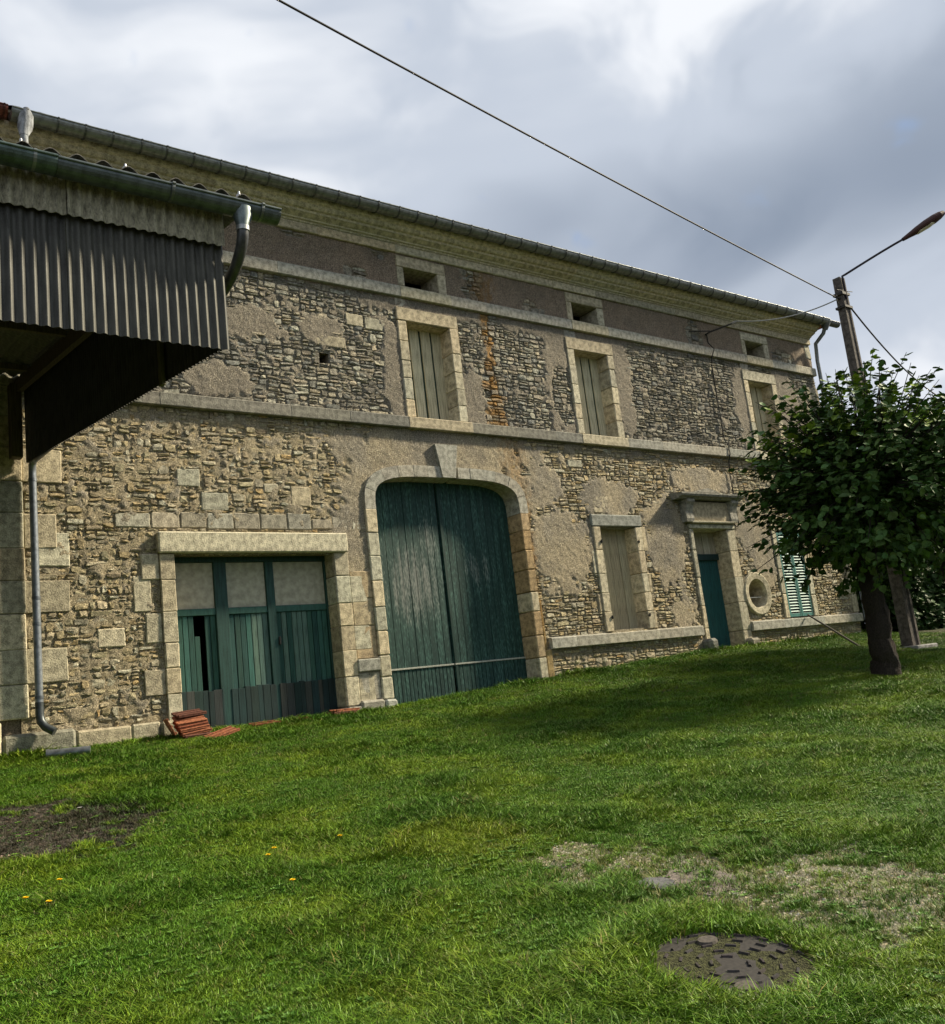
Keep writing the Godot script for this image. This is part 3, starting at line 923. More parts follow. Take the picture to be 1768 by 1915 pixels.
func build_gate(H: Node3D) -> void:
	var su := holder("gate_surround", H)
	jambs(su, GATE[0], GATE[1], 0.0, 3.08, 0.21, 0.2, 0.38, 0.42, 0.045, 0.0)
	# plinths of the two sides, and the pier between garage and gate
	dress(su, "base_stone", 7.62, 8.06, -0.4, 0.02, 0.10, GREYED * 1.1, -0.05, 0.02)
	dress(su, "base_stone", 8.06, 8.28, -0.4, 0.0, 0.12, GREYED * 1.15, -0.42, 0.02)
	dress(su, "base_stone", 7.38, 7.62, -0.4, -0.05, 0.10, GREYED, -0.36, 0.02)
	dress(su, "pier_stone", 7.65, 7.85, 0.02, 0.46, 0.015, GREYED * 1.1, -0.05, 0.02)
	dress(su, "pier_stone", 7.85, 8.05, 0.02, 0.46, 0.012, GREYED * 1.1, -0.05, 0.02)
	dress(su, "pier_stone", 7.64, 8.05, 0.46, 0.66, 0.07, GREYED * 0.9, -0.05, 0.02)
	for e in [[0.66, 1.18], [1.18, 1.62], [1.62, 2.06]]:
		dress(su, "pier_stone", 7.66, 8.05, e[0], e[1], 0.012, Color(0.40, 0.32, 0.2), -0.05, 0.012)
	for e in [[-0.4, 0.55], [0.55, 0.98], [0.98, 1.45]]:
		dress(su, "jamb_stone", 11.581, 11.581 + (0.16 if e[0] < 0.5 else 0.06), e[0], e[1], 0.03, Color(0.36, 0.25, 0.11), -0.05, 0.015)
	dress(su, "base_stone", 11.36, 11.582, -0.4, 0.0, 0.06, Color(0.33, 0.26, 0.15), -0.42, 0.02)
	# voussoirs round the arch
	var inner := []
	var steps := 160
	for k in steps + 1:
		var th := PI * (1.0 - float(k) / steps)
		var u := signf(cos(th)) * pow(absf(cos(th)), 2.0 / 4.0)
		var v := pow(absf(sin(th)), 2.0 / 4.0)
		inner.append(Vector2(9.82 + 1.56 * u, 3.08 + 0.60 * v))
	var length := [0.0]
	for k in steps:
		length.append(length[k] + inner[k].distance_to(inner[k + 1]))
	var n := 13
	var cuts := [0]
	for i in n:
		var want: float = length[steps] * (i + 1) / n
		var k := 0
		while k < steps and length[k] < want - 0.0001:
			k += 1
		cuts.append(k)
	for i in n:
		var poly := []
		var outer := []
		for k in range(cuts[i], cuts[i + 1] + 1):
			var t: Vector2 = (inner[mini(k + 1, steps)] - inner[maxi(k - 1, 0)]).normalized()
			var nrm := Vector2(-t.y, t.x)
			var p: Vector2 = inner[k]
			# a hair of joint at both ends
			if k == cuts[i]: p += t * 0.0025
			if k == cuts[i + 1]: p -= t * 0.0025
			poly.append(p)
			var hgt := 0.2
			outer.append(p + nrm * hgt)
		outer.reverse()
		poly.append_array(outer)
		if i == 6:
			continue
		var s := begin()
		slab(s, poly, -0.42, 0.045 + rng.randf_range(-0.004, 0.004), vary(GREYED * 1.02, 0.1))
		put(s, "arch_stone", M.dressed, su)
		var lo := Vector2(99, 99)
		var hi := Vector2(-99, -99)
		for p in poly:
			lo = lo.min(p)
			hi = hi.max(p)
		rects.append([lo.x + 0.02, hi.x - 0.02, lo.y, hi.y])
	var ks := begin()
	slab(ks, [Vector2(9.68, 3.679), Vector2(9.96, 3.679), Vector2(10.06, 4.28), Vector2(9.58, 4.28)], -0.42, 0.075, vary(GREYED * 1.02, 0.05))
	put(ks, "keystone", M.dressed, su)
	rects.append([9.6, 10.04, 3.67, 4.28])

	var gt := holder("carriage_gate", H)
	gt.set_meta("label", "tall arched double gate of flaking dark green planks")
	for lf in [[8.20, 9.755], [9.785, 11.44]]:
		var x: float = lf[0]
		var n2 := 11
		for k in n2:
			var w: float = (lf[1] - lf[0]) / n2
			gate_plank(gt, x, x + w - 0.003, 0.475, -0.345)
			x += w
		var m2 := 20
		x = lf[0]
		for k in m2:
			var w3: float = (lf[1] - lf[0]) / m2
			skirt_plank(gt, x, x + w3 - 0.004, -0.4, 0.44, -0.335)
			x += w3
		var s3 := begin()
		block(s3, Vector3(lf[0], 0.443, -0.36), Vector3(lf[1], 0.472, -0.315), Color(0.42, 0.43, 0.38), 0.004)
		put(s3, "drip_rail", M.wood, gt)
	var s4 := begin()
	block(s4, Vector3(9.79, -0.3, -0.343), Vector3(9.85, 3.64, -0.322), Color(0.016, 0.05, 0.042), 0.004)
	put(s4, "cover_strip", M.paint, gt)

func overlaps(x0: float, x1: float, y0: float, y1: float) -> bool:
	for r in rects:
		if x1 > r[0] + 0.02 and x0 < r[1] - 0.02 and y1 > r[2] + 0.02 and y0 < r[3] - 0.02:
			return true
	return false

# cut a rectangle of wall at random into stones about th high and asp times as long
func split(list: Array, x0: float, x1: float, y0: float, y1: float, th: float, asp: float) -> void:
	var w := x1 - x0
	var h := y1 - y0
	var size := sqrt(w * h / (th * th * asp))
	var blocked := overlaps(x0, x1, y0, y1)
	if not blocked:
		for e in [[x0, y0], [x1, y0], [x0, y1], [x1, y1], [(x0 + x1) * 0.5, (y0 + y1) * 0.5]]:
			if is_open(e[0], e[1]):
				blocked = true
	if (size < rng.randf_range(0.75, 1.9) and not blocked) or (blocked and size < 0.65):
		if blocked:
			return
		var cx := (x0 + x1) * 0.5
		var cy := (y0 + y1) * 0.5
		if cover(cx, cy) > 0.93:
			return
		var eye := Vector3(cx, cy, -13.0).length()
		list.append([w * h / (eye * eye), cx, cy, w, h])
		return
	var f := rng.randf_range(0.32, 0.68)
	if w > h * asp * rng.randf_range(0.8, 1.25):
		split(list, x0, x0 + w * f, y0, y1, th, asp)
		split(list, x0 + w * f, x1, y0, y1, th, asp)
	else:
		split(list, x0, x1, y0, y0 + h * f, th, asp)
		split(list, x0, x1, y0 + h * f, y1, th, asp)

func build_masonry(H: Node3D, wall: MeshInstance3D) -> void:
	# --- mortar and old render: one sheet with real relief, lying between the stones and over them where the render still holds
	var dx := 0.03
	var x0 := 2.8
	var y0 := -0.6
	var nx := int((22.19 - x0) / dx)
	var ny := int((7.9 - y0) / dx)
	var Z := PackedFloat32Array()
	var Cc := PackedColorArray()
	Z.resize((nx + 1) * (ny + 1))
	Cc.resize((nx + 1) * (ny + 1))
	for j in ny + 1:
		for i in nx + 1:
			var x := x0 + i * dx
			var y := y0 + j * dx
			var c := cover(x, y)
			var f := n_fine.get_noise_2d(x * 6.0, y * 6.0)
			var m := n_mid.get_noise_2d(x * 3.0 + 9.0, y * 3.0)
			var flush := 0.0
			if y < 4.5 and x < 8.2:
				flush = 0.009 + m * 0.008 + n_fine.get_noise_2d(x * 2.0, y * 2.0 + 70.0) * 0.007
			var g := n_grit.get_noise_2d(x, y)
			var ze := -0.020 + flush + f * 0.006 + m * 0.007 + g * 0.007
			var zr := 0.007 + m * 0.004 + f * 0.007 + g * 0.008
			var k := j * (nx + 1) + i
			Z[k] = lerpf(ze, zr, c)
			var bare: Color
			var ren: Color
			var st := n_coarse.get_noise_2d(x * 2.2, y * 1.6 + 30.0) * 0.5 + 0.5
			if y > 6.95:
				ren = Color(0.385, 0.30, 0.22).lerp(Color(0.31, 0.26, 0.2), st)
				bare = Color(0.26, 0.22, 0.15)
			elif y > 4.6:
				ren = Color(0.33, 0.29, 0.225).lerp(Color(0.265, 0.24, 0.195), st)
				bare = Color(0.28, 0.255, 0.20)
			else:
				ren = Color(0.45, 0.385, 0.27).lerp(Color(0.345, 0.31, 0.245), smoothstep(0.35, 0.75, st))
				bare = Color(0.42, 0.355, 0.235) if x < 8.2 else Color(0.37, 0.325, 0.23)
			var lich := smoothstep(0.1, 0.55, n_mid.get_noise_2d(x * 1.3 + 80.0, y * 1.3) + f * 0.35 + g * 0.25)
			Cc[k] = rusty(bare.lerp(ren, c).lerp(Color(0.17, 0.16, 0.14), lich * 0.3) * (1.0 + f * 0.3 + m * 0.15 + g * 0.2), x, y)
	var s := begin()
	for j in ny:
		for i in nx:
			var xm := x0 + (i + 0.5) * dx
			var ym := y0 + (j + 0.5) * dx
			if is_open(xm, ym):
				continue
			for e in [[i, j], [i + 1, j + 1], [i + 1, j], [i, j], [i, j + 1], [i + 1, j + 1]]:
				var a: int = e[0]
				var b: int = e[1]
				var k: int = b * (nx + 1) + a
				var zx := Z[b * (nx + 1) + mini(a + 1, nx)] - Z[b * (nx + 1) + maxi(a - 1, 0)]
				var zy := Z[mini(b + 1, ny) * (nx + 1) + a] - Z[maxi(b - 1, 0) * (nx + 1) + a]
				s.set_normal(Vector3(-zx / (2.0 * dx), -zy / (2.0 * dx), 1.0).normalized())
				s.set_color(Cc[k])
				s.add_vertex(Vector3(x0 + a * dx, y0 + b * dx, Z[k]))
	var rd := put(s, "render_coat", M.sheet, wall)
	rd.set_meta("label", "patchy tan and brown old render and mortar")
	rd.position = Vector3.ZERO

	# --- rubble: rough stones of all sizes fitted round everything dressed
	var list := []
	split(list, 2.9, 8.15, -0.55, 4.54, 0.072, 1.7)
	var y := -0.55
	while y < 4.54:
		var h := minf(rng.randf_range(0.22, 0.42), 4.54 - y)
		split(list, 8.15, 22.18, y, y + h, 0.062, 2.5)
		y += h
	y = 4.75
	while y < 6.98:
		var h2 := minf(rng.randf_range(0.2, 0.4), 6.98 - y)
		split(list, 2.9, 14.6, y, y + h2, 0.068, 2.1)
		split(list, 14.6, 22.18, y, y + h2, 0.06, 2.7)
		y += h2
	split(list, 2.9, 22.18, 7.2, 7.84, 0.09, 2.2)
	var order := list.duplicate()
	order.sort_custom(func(a, b): return a[0] > b[0])
	var limit: float = order[mini(300, order.size() - 1)][0]
	var rest := begin()
	for q in list:
		var col := stone_tone(q[1], q[2])
		if q[0] > limit:
			var one := begin()
			add_stone(one, q[1], q[2], q[3], q[4], col)
			var o := put(one, "stone", M.rubble, wall)
			o.position = Vector3.ZERO
		else:
			add_stone(rest, q[1], q[2], q[3], q[4], col)
	var rs := put(rest, "rubble_stones", M.rubble, wall)
	rs.position = Vector3.ZERO
	rs.set_meta("kind", "stuff")
	print("stones ", list.size())

# ---------------------------------------------------------------- the lean-to canopy on the left
func corrugated(s: SurfaceTool, x0: float, x1: float, y0: float, y1: float, z: float, col: Color, pitch := 0.076, amp := 0.010, thick := 0.004) -> void:
	var seg := 8
	var n := int((x1 - x0) / pitch * seg)
	s.set_color(col)
	for side: float in [0.0, -thick]:
		for k in n:
			var a := x0 + (x1 - x0) * k / n
			var b := x0 + (x1 - x0) * (k + 1) / n
			var za := z + side + amp * sin(TAU * a / pitch)
			var zb := z + side + amp * sin(TAU * b / pitch)
			var na := Vector3(-amp * TAU / pitch * cos(TAU * a / pitch), 0, 1).normalized() * (1.0 if side == 0.0 else -1.0)
			var nb := Vector3(-amp * TAU / pitch * cos(TAU * b / pitch), 0, 1).normalized() * (1.0 if side == 0.0 else -1.0)
			var q := [[Vector3(a, y0, za), na], [Vector3(b, y0, zb), nb], [Vector3(b, y1, zb), nb], [Vector3(a, y1, za), na]]
			for e in ([0, 2, 1, 0, 3, 2] if side == 0.0 else [0, 1, 2, 0, 2, 3]):
				s.set_normal(q[e][1])
				s.add_vertex(q[e][0])
	for k in n:
		var a := x0 + (x1 - x0) * k / n
		var b := x0 + (x1 - x0) * (k + 1) / n
		var za := z + amp * sin(TAU * a / pitch)
		var zb := z + amp * sin(TAU * b / pitch)
		quad(s, Vector3(a, y0, za), Vector3(b, y0, zb), Vector3(b, y0, zb - thick), Vector3(a, y0, za - thick), Vector3.DOWN)

func build_canopy() -> void:
	var C := thing("lean_to_canopy", "dark lean-to canopy clad in corrugated sheets with its own gutter", "canopy", Vector3(-1.0, 0.0, 3.3))
	var s: SurfaceTool
	# front: pale cement strip above, dark metal sheets below; a sheet joint at x = 1.76
	for e in [[-6.0, -2.1], [-2.1, -0.2], [-0.2, 1.76], [1.76, 2.93]]:
		s = begin()
		corrugated(s, e[0], e[1] - 0.004, 3.585, 3.93, 6.605 + (0.008 if e[0] == 1.76 else 0.0), vary(Color(0.40, 0.385, 0.29), 0.08), 0.076, 0.0125)
		put(s, "fascia_sheet", M.cement_sheet, C)
		s = begin()
		corrugated(s, e[0], e[1] - 0.004, 2.75, 3.7, 6.56, vary(Color(0.075, 0.075, 0.068), 0.12), 0.076, 0.0125)
		put(s, "cladding_sheet", M.sheet_metal, C)
	# right-hand cheek: ribs run down it, its lower edge follows the roof slope
	s = begin()
	s.set_color(Color(0.075, 0.075, 0.068))
	var n := int(6.45 / 0.076 * 8)
	for side: float in [0.0, 0.004]:
		for k in n:
			var z0 := 0.1 + 6.42 * k / n
			var z1 := 0.1 + 6.42 * (k + 1) / n
			var xa := 2.92 + side + 0.010 * sin(TAU * z0 / 0.076)
			var xb := 2.92 + side + 0.010 * sin(TAU * z1 / 0.076)
			# each sheet was cut square, so the edge steps down rib by rib
			var st0 := floorf(z0 / 0.076) * 0.076
			var lo := lerpf(3.56, 2.79, st0 / 6.5)
			var hi0 := 4.72 - z0 * 0.118
			var hi1 := 4.72 - z1 * 0.118
			var d := 0.010 * TAU / 0.076 * cos(TAU * z0 / 0.076)
			quad(s, Vector3(xa, lo, z0), Vector3(xb, lo, z1), Vector3(xb, hi1, z1), Vector3(xa, hi0, z0), Vector3(-1.0 if side == 0.0 else 1.0, 0, 0))
	put(s, "cheek_sheet", M.sheet_metal, C)
	# roof: bigger corrugation, rolls running down the slope
	var nr := int(9.2 / 0.177 * 8)
	for side in 1:
		s = begin()
		s.set_color(Color(0.16, 0.155, 0.14))
		for k in nr:
			var a := -6.05 + 9.2 * k / nr
			var b := -6.05 + 9.2 * (k + 1) / nr
			var ya := 0.026 * sin(TAU * a / 0.177)
			var yb := 0.026 * sin(TAU * b / 0.177)
			for dn in [0.0, -0.007]:
				quad(s, Vector3(a, 4.77 + ya + dn, 0.06), Vector3(b, 4.77 + yb + dn, 0.06), Vector3(b, 3.975 + yb + dn, 6.74), Vector3(a, 3.975 + ya + dn, 6.74), Vector3(0, 1.0 if dn == 0.0 else -1.0, 0))
			quad(s, Vector3(a, 3.975 + ya, 6.74), Vector3(b, 3.975 + yb, 6.74), Vector3(b, 3.968 + yb, 6.74), Vector3(a, 3.968 + ya, 6.74), Vector3.BACK)
		put(s, "roof_sheet", M.cement_sheet, C)
	for xx in [1.37, 1.55, 2.26, 3.14, 0.84]:
		var kx := (floorf(xx / 0.177) + 0.25) * 0.177
		s = begin()
		s.set_color(Color(0.5, 0.5, 0.5))
		tube(s, [Vector3(kx, 3.99, 6.66), Vector3(kx, 4.022, 6.66), Vector3(kx, 4.04, 6.66), Vector3(kx, 4.06, 6.66)], [0.03, 0.026, 0.010, 0.008], 8)
		put(s, "roof_bolt", M.zinc, C)
	# timber: rafters, purlins, wall post, battens
	for e in [[2.80, 2.87], [0.9, 0.98], [-1.1, -1.02], [-3.2, -3.12], [-5.6, -5.52]]:
		s = begin()
		s.set_color(Color(0.13, 0.105, 0.08))
		run_profile(s, [Vector2(0.08, 4.5), Vector2(6.5, 3.73), Vector2(6.5, 3.9), Vector2(0.08, 4.68)], e[0], e[1])
		put(s, "rafter", M.wood, C)
	for z in [0.8, 2.6, 4.4, 6.2]:
		s = begin()
		var yt: float = 4.735 - 0.119 * z
		block(s, Vector3(-6.0, yt - 0.08, z - 0.03), Vector3(2.8, yt - 0.002, z + 0.03), Color(0.13, 0.105, 0.08), 0.005)
		put(s, "purlin", M.wood, C)
	s = begin()
	block(s, Vector3(2.72, 3.60, 0.07), Vector3(2.86, 4.6, 0.22), Color(0.13, 0.105, 0.08), 0.006)
	put(s, "wall_post", M.wood, C)
	s = begin()
	block(s, Vector3(2.86, 2.9, 5.2), Vector3(2.90, 4.05, 5.27), Color(0.12, 0.11, 0.06), 0.005)
	put(s, "batten", M.wood, C)
	s = begin()
	block(s, Vector3(-6.0, 2.9, 6.42), Vector3(2.88, 3.02, 6.51), Color(0.13, 0.105, 0.08), 0.005)
	put(s, "front_beam", M.wood, C)
	for e in [[-5.9, 6.35], [-2.2, 6.35]]:
		s = begin()
		block(s, Vector3(e[0], -1.3, e[1]), Vector3(e[0] + 0.15, 2.9, e[1] + 0.14), Color(0.13, 0.105, 0.08), 0.008)
		put(s, "post", M.wood, C)
	# left end, closed down to the ground
	s = begin()
	box(s, Vector3(-6.06, -1.3, 0.0), Vector3(-6.0, 3.9, 6.5), Color(0.06, 0.06, 0.058))
	put(s, "end_wall", M.sheet_metal, C)
	# gutter with straps and outlet, then the pipe back to the wall and down it
	s = begin()
	s.set_color(Color(0.11, 0.135, 0.13))
	half_round(s, 1.66, 3.33, 3.885, 6.73, 0.088)
	s.set_color(Color(0.10, 0.14, 0.125))
	half_round(s, -6.1, 1.655, 3.885, 6.74, 0.09)
	var g := put(s, "gutter", M.zinc, C)
	for xx in [1.5, 2.45, 3.16, 0.6, -0.6]:
		s = begin()
		s.set_color(Color(0.2, 0.22, 0.21))
		half_round(s, xx, xx + 0.022, 3.886, 6.74, 0.094)
		put(s, "strap", M.zinc, g)
	s = begin()
	s.set_color(Color(0.17, 0.21, 0.21))
	tube(s, [Vector3(3.03, 3.86, 6.74), Vector3(3.03, 3.80, 6.74), Vector3(3.03, 3.74, 6.735), Vector3(3.03, 3.70, 6.73)], [0.082, 0.078, 0.052, 0.046], 14)
	put(s, "outlet", M.zinc, g)
	s = begin()
	s.set_color(Color(0.4, 0.42, 0.42))
	tube(s, [Vector3(3.03, 3.72, 6.733), Vector3(3.03, 3.685, 6.73)], [0.052], 14)
	put(s, "pipe_band", M.zinc, g)
	s = begin()
	s.set_color(Color(0.085, 0.09, 0.09))
	var arc := []
	for k in 12:
		var t := k / 11.0
		arc.append(Vector3(3.03, 3.71 - 0.24 * sin(t * PI * 0.5) - 0.1 * t, 6.73 - 0.38 * (1.0 - cos(t * PI * 0.5)) - 0.08 * t * t))
	arc.append_array([Vector3(3.03, 3.31, 6.0), Vector3(3.02, 3.45, 3.0), Vector3(3.0, 3.58, 0.3)])
	tube(s, arc, [0.046], 14)
	put(s, "bend_pipe", M.zinc, C)
	var dp := holder("downpipe", C)
	s = begin()
	s.set_color(Color(0.26, 0.29, 0.32))
	tube(s, [Vector3(3.0, 3.58, 0.3), Vector3(2.985, 3.57, 0.2), Vector3(2.98, 3.52, 0.15), Vector3(2.98, 3.4, 0.14), Vector3(2.98, 1.9, 0.14), Vector3(2.98, 0.45, 0.14)], [0.048], 14)
	put(s, "pipe", M.zinc, dp)
	for yy in [3.3, 1.75, 1.42, 0.5]:
		s = begin()
		s.set_color(Color(0.16, 0.18, 0.2))
		tube(s, [Vector3(2.98, yy, 0.14), Vector3(2.98, yy + 0.04, 0.14)], [0.054], 14)
		put(s, "collar", M.zinc, dp)
	s = begin()
	s.set_color(Color(0.07, 0.08, 0.085))
	tube(s, [Vector3(2.98, 0.46, 0.14), Vector3(2.98, 0.30, 0.145), Vector3(2.99, 0.22, 0.16), Vector3(3.03, 0.15, 0.2), Vector3(3.12, 0.08, 0.26)], [0.052], 14)
	put(s, "shoe", M.zinc, dp)

func build_vent() -> void:
	var V := thing("vent_pipe", "grey vent pipe with a swollen rounded head rising over the canopy roof", "vent", Vector3(2.9, 4.72, 0.6))
	var s := begin()
	s.set_color(Color(0.42, 0.45, 0.48))
	tube(s, [Vector3(2.9, 4.66, 0.6), Vector3(2.9, 8.02, 0.6)], [0.05], 14)
	put(s, "pipe", M.cement_sheet, V)
	s = begin()
	s.set_color(Color(0.32, 0.33, 0.34))
	tube(s, [Vector3(2.9, 7.84, 0.6), Vector3(2.9, 7.88, 0.6)], [0.056], 14)
	put(s, "collar", M.cement_sheet, V)
	s = begin()
	s.set_color(Color(0.34, 0.355, 0.38))
	tube(s, [Vector3(2.9, 8.0, 0.6), Vector3(2.9, 8.03, 0.6), Vector3(2.91, 8.11, 0.6), Vector3(2.92, 8.17, 0.6), Vector3(2.93, 8.30, 0.6), Vector3(2.935, 8.37, 0.6), Vector3(2.94, 8.42, 0.6), Vector3(2.94, 8.435, 0.6)], [0.055, 0.065, 0.095, 0.10, 0.095, 0.075, 0.04, 0.005], 16)
	put(s, "head", M.cement_sheet, V)

# ---------------------------------------------------------------- pole, lamp, wires
func build_pole() -> void:
	var b := Vector3(19.13, ground_at(19.13, 2.8), 2.8)
	var P := thing("utility_pole", "tall grey concrete utility pole with a street lamp arm behind the tree", "pole", b)
	var s := begin()
	s.set_color(Color(0.13, 0.115, 0.105))
	# tapering pole with recessed web on two faces
	var H := 8.15
	for k in 1:
		var sec := func(h: float) -> Array:
			var t := h / H
			var wx := lerpf(0.155, 0.105, t)
			var wz := lerpf(0.125, 0.085, t)
			var e := wx * 0.55
			var r := wz * 0.42
			return [Vector3(-wx, h, -wz), Vector3(-e, h, -wz), Vector3(-e * 0.9, h, -wz + r * 0.5), Vector3(e * 0.9, h, -wz + r * 0.5), Vector3(e, h, -wz), Vector3(wx, h, -wz), Vector3(wx, h, wz), Vector3(e, h, wz), Vector3(e * 0.9, h, wz - r * 0.5), Vector3(-e * 0.9, h, wz - r * 0.5), Vector3(-e, h, wz), Vector3(-wx, h, wz)]
		var lo: Array = sec.call(-0.4)
		var hi: Array = sec.call(H)
		for i in lo.size():
			var i2 := (i + 1) % lo.size()
			var m: Vector3 = lo[i2] - lo[i]
			quad(s, b + lo[i], b + lo[i2], b + hi[i2], b + hi[i], Vector3(m.z, 0, -m.x))
		for i in range(1, hi.size() - 1):
			tri(s, b + hi[0], b + hi[i], b + hi[i + 1], Vector3.UP)
	put(s, "shaft", M.concrete, P)
	s = begin()
	block(s, b + Vector3(-0.42, -0.25, -0.35), b + Vector3(0.42, 0.03, 0.35), Color(0.3, 0.3, 0.3), 0.02)
	put(s, "footing", M.concrete, P)
	var dirn := Vector3(0.76, 0.16, 0.63).normalized()
	var top := b + Vector3(0, H, 0)
	s = begin()
	s.set_color(Color(0.03, 0.02, 0.03))
	var pts := [top + Vector3(0, -0.5, 0.1), top + Vector3(0, 0.02, 0.1)]
	for k in 6:
		var t := k / 5.0
		pts.append(top + Vector3(0.0, 0.04, 0.1) + dirn * (0.08 + 1.45 * t) + Vector3.UP * (0.12 * sin(t * 1.2) + 0.32 * t))
	tube(s, pts, [0.026], 8)
	var arm := put(s, "lamp_arm", M.iron, P)
	var e0: Vector3 = pts[pts.size() - 1]
	var up := Vector3.UP
	s = begin()
	s.set_color(Color(0.06, 0.024, 0.02))
	var ax := (dirn + Vector3(0, 0.34, 0)).normalized()
	tube_flat(s, e0 - ax * 0.05, ax, [[0.0, 0.04, 0.04], [0.1, 0.055, 0.05], [0.2, 0.07, 0.06], [0.4, 0.125, 0.085], [0.62, 0.155, 0.10], [0.85, 0.155, 0.10], [1.0, 0.125, 0.085], [1.12, 0.07, 0.055], [1.16, 0.01, 0.01]])
	var hd := put(s, "lamp_head", M.iron, P)
	s = begin()
	s.set_color(Color(0.75, 0.72, 0.6))
	tube_flat(s, e0 + ax * 0.26 - ax.cross(Vector3(ax.z, 0, -ax.x).normalized()) * 0.0 - up * 0.055, ax, [[0.0, 0.02, 0.01], [0.1, 0.095, 0.045], [0.4, 0.13, 0.06], [0.56, 0.095, 0.045], [0.66, 0.02, 0.01]])
	put(s, "lens", M.glass, P)
	# clamps and stubs near the top
	s = begin()
	s.set_color(Color(0.04, 0.035, 0.03))
	box(s, top + Vector3(-0.16, -0.42, -0.12), top + Vector3(0.14, -0.36, 0.12), Color(0.05, 0.045, 0.04))
	box(s, top + Vector3(-0.15, -0.72, -0.12), top + Vector3(0.15, -0.67, 0.12), Color(0.05, 0.045, 0.04))
	for k in 6:
		var a := k * 1.1
		tube(s, [top + Vector3(0.12, -0.4 - 0.06 * k, 0.02), top + Vector3(0.24 + 0.03 * sin(a * 5.0), -0.43 - 0.06 * k, 0.1 * sin(a * 3.0))], [0.022, 0.012], 6)
	tube(s, [top + Vector3(-0.1, -0.4, 0), top + Vector3(-0.3, -0.45, 0.05), top + Vector3(-0.34, -0.6, 0.06), top + Vector3(-0.1, -0.72, 0)], [0.008], 5)
	tube(s, [top + Vector3(-0.34, -0.36, 0.1), top + Vector3(0.3, -0.3, 0.1)], [0.009], 5)
	put(s, "wire_clamps", M.iron, P)
	wire("overhead_wire", "thin dark overhead wire crossing the sky to the upper left", top + Vector3(-0.12, -0.5, 0.0), Vector3(-16.0, 8.6, 7.8), 0.014, 0.25)
	wire("overhead_wire", "twisted black overhead wire sagging from pole to the right edge", top + Vector3(0.14, -0.52, 0.0), Vector3(36.0, 8.4, -1.5), 0.02, 1.2)
	wire("overhead_wire", "hair-thin cable slanting down behind the treetop right of the pole", top + Vector3(0.08, -1.35, 0.0), Vector3(36.0, 3.6, -8.0), 0.009, 0.1)
	wire("overhead_wire", "pale service cable from pole to the bracket on the facade", top + Vector3(-0.12, -0.48, 0.0), Vector3(18.36, 7.71, 0.6), 0.014, 0.16, Color(0.42, 0.42, 0.42))

func tube_flat(s: SurfaceTool, o: Vector3, ax: Vector3, rows: Array) -> void:
	var side := ax.cross(Vector3.UP).normalized()
	var up := side.cross(ax)
	var rings := []
	for r in rows:
		var ring := []
		for k in 16:
			var a := TAU * k / 16
			ring.append(o + ax * r[0] + side * cos(a) * r[1] + up * sin(a) * r[2])
		rings.append(ring)
	for i in rows.size() - 1:
		for k in 16:
			var k2 := (k + 1) % 16
			quad(s, rings[i][k], rings[i][k2], rings[i + 1][k2], rings[i + 1][k], rings[i][k] - (o + ax * rows[i][0]))

func wire(called: String, label: String, a: Vector3, b: Vector3, r: float, sag: float, col := Color(0.02, 0.02, 0.022)) -> void:
	var s := begin()
	s.set_color(col)
	var pts := []
	for k in 33:
		var t := k / 32.0
		pts.append(a.lerp(b, t) - Vector3.UP * sag * 4.0 * t * (1.0 - t) - a)
	tube(s, pts, [r], 6)
	var o := put_top(s, called, M.black if col.r < 0.1 else M.iron, a)
	tag(o, label, "wire", "wires on the utility pole")

# ---------------------------------------------------------------- trees
func leaf_mesh(s: SurfaceTool, p: Vector3, stem: Vector3, nrm: Vector3, size: float, col: Color) -> void:
	# a broad heart-shaped blade folded along its rib
	s.set_color(col)
	var side := stem.cross(nrm).normalized()
	nrm = side.cross(stem).normalized()
	var tip := p + stem * size
	var pts := [[0.0, 0.0], [0.05, 0.3], [0.28, 0.46], [0.6, 0.36], [0.85, 0.14]]
	var mid := p + stem * size * 0.42 - nrm * size * 0.07
	for sd in [-1.0, 1.0]:
		var prev := p
		for k in range(1, 6):
			var q: Vector3 = tip if k == 5 else p + stem * pts[k][0] * size + side * sd * pts[k][1] * size + nrm * size * 0.05
			tri(s, mid, prev, q, nrm)
			prev = q

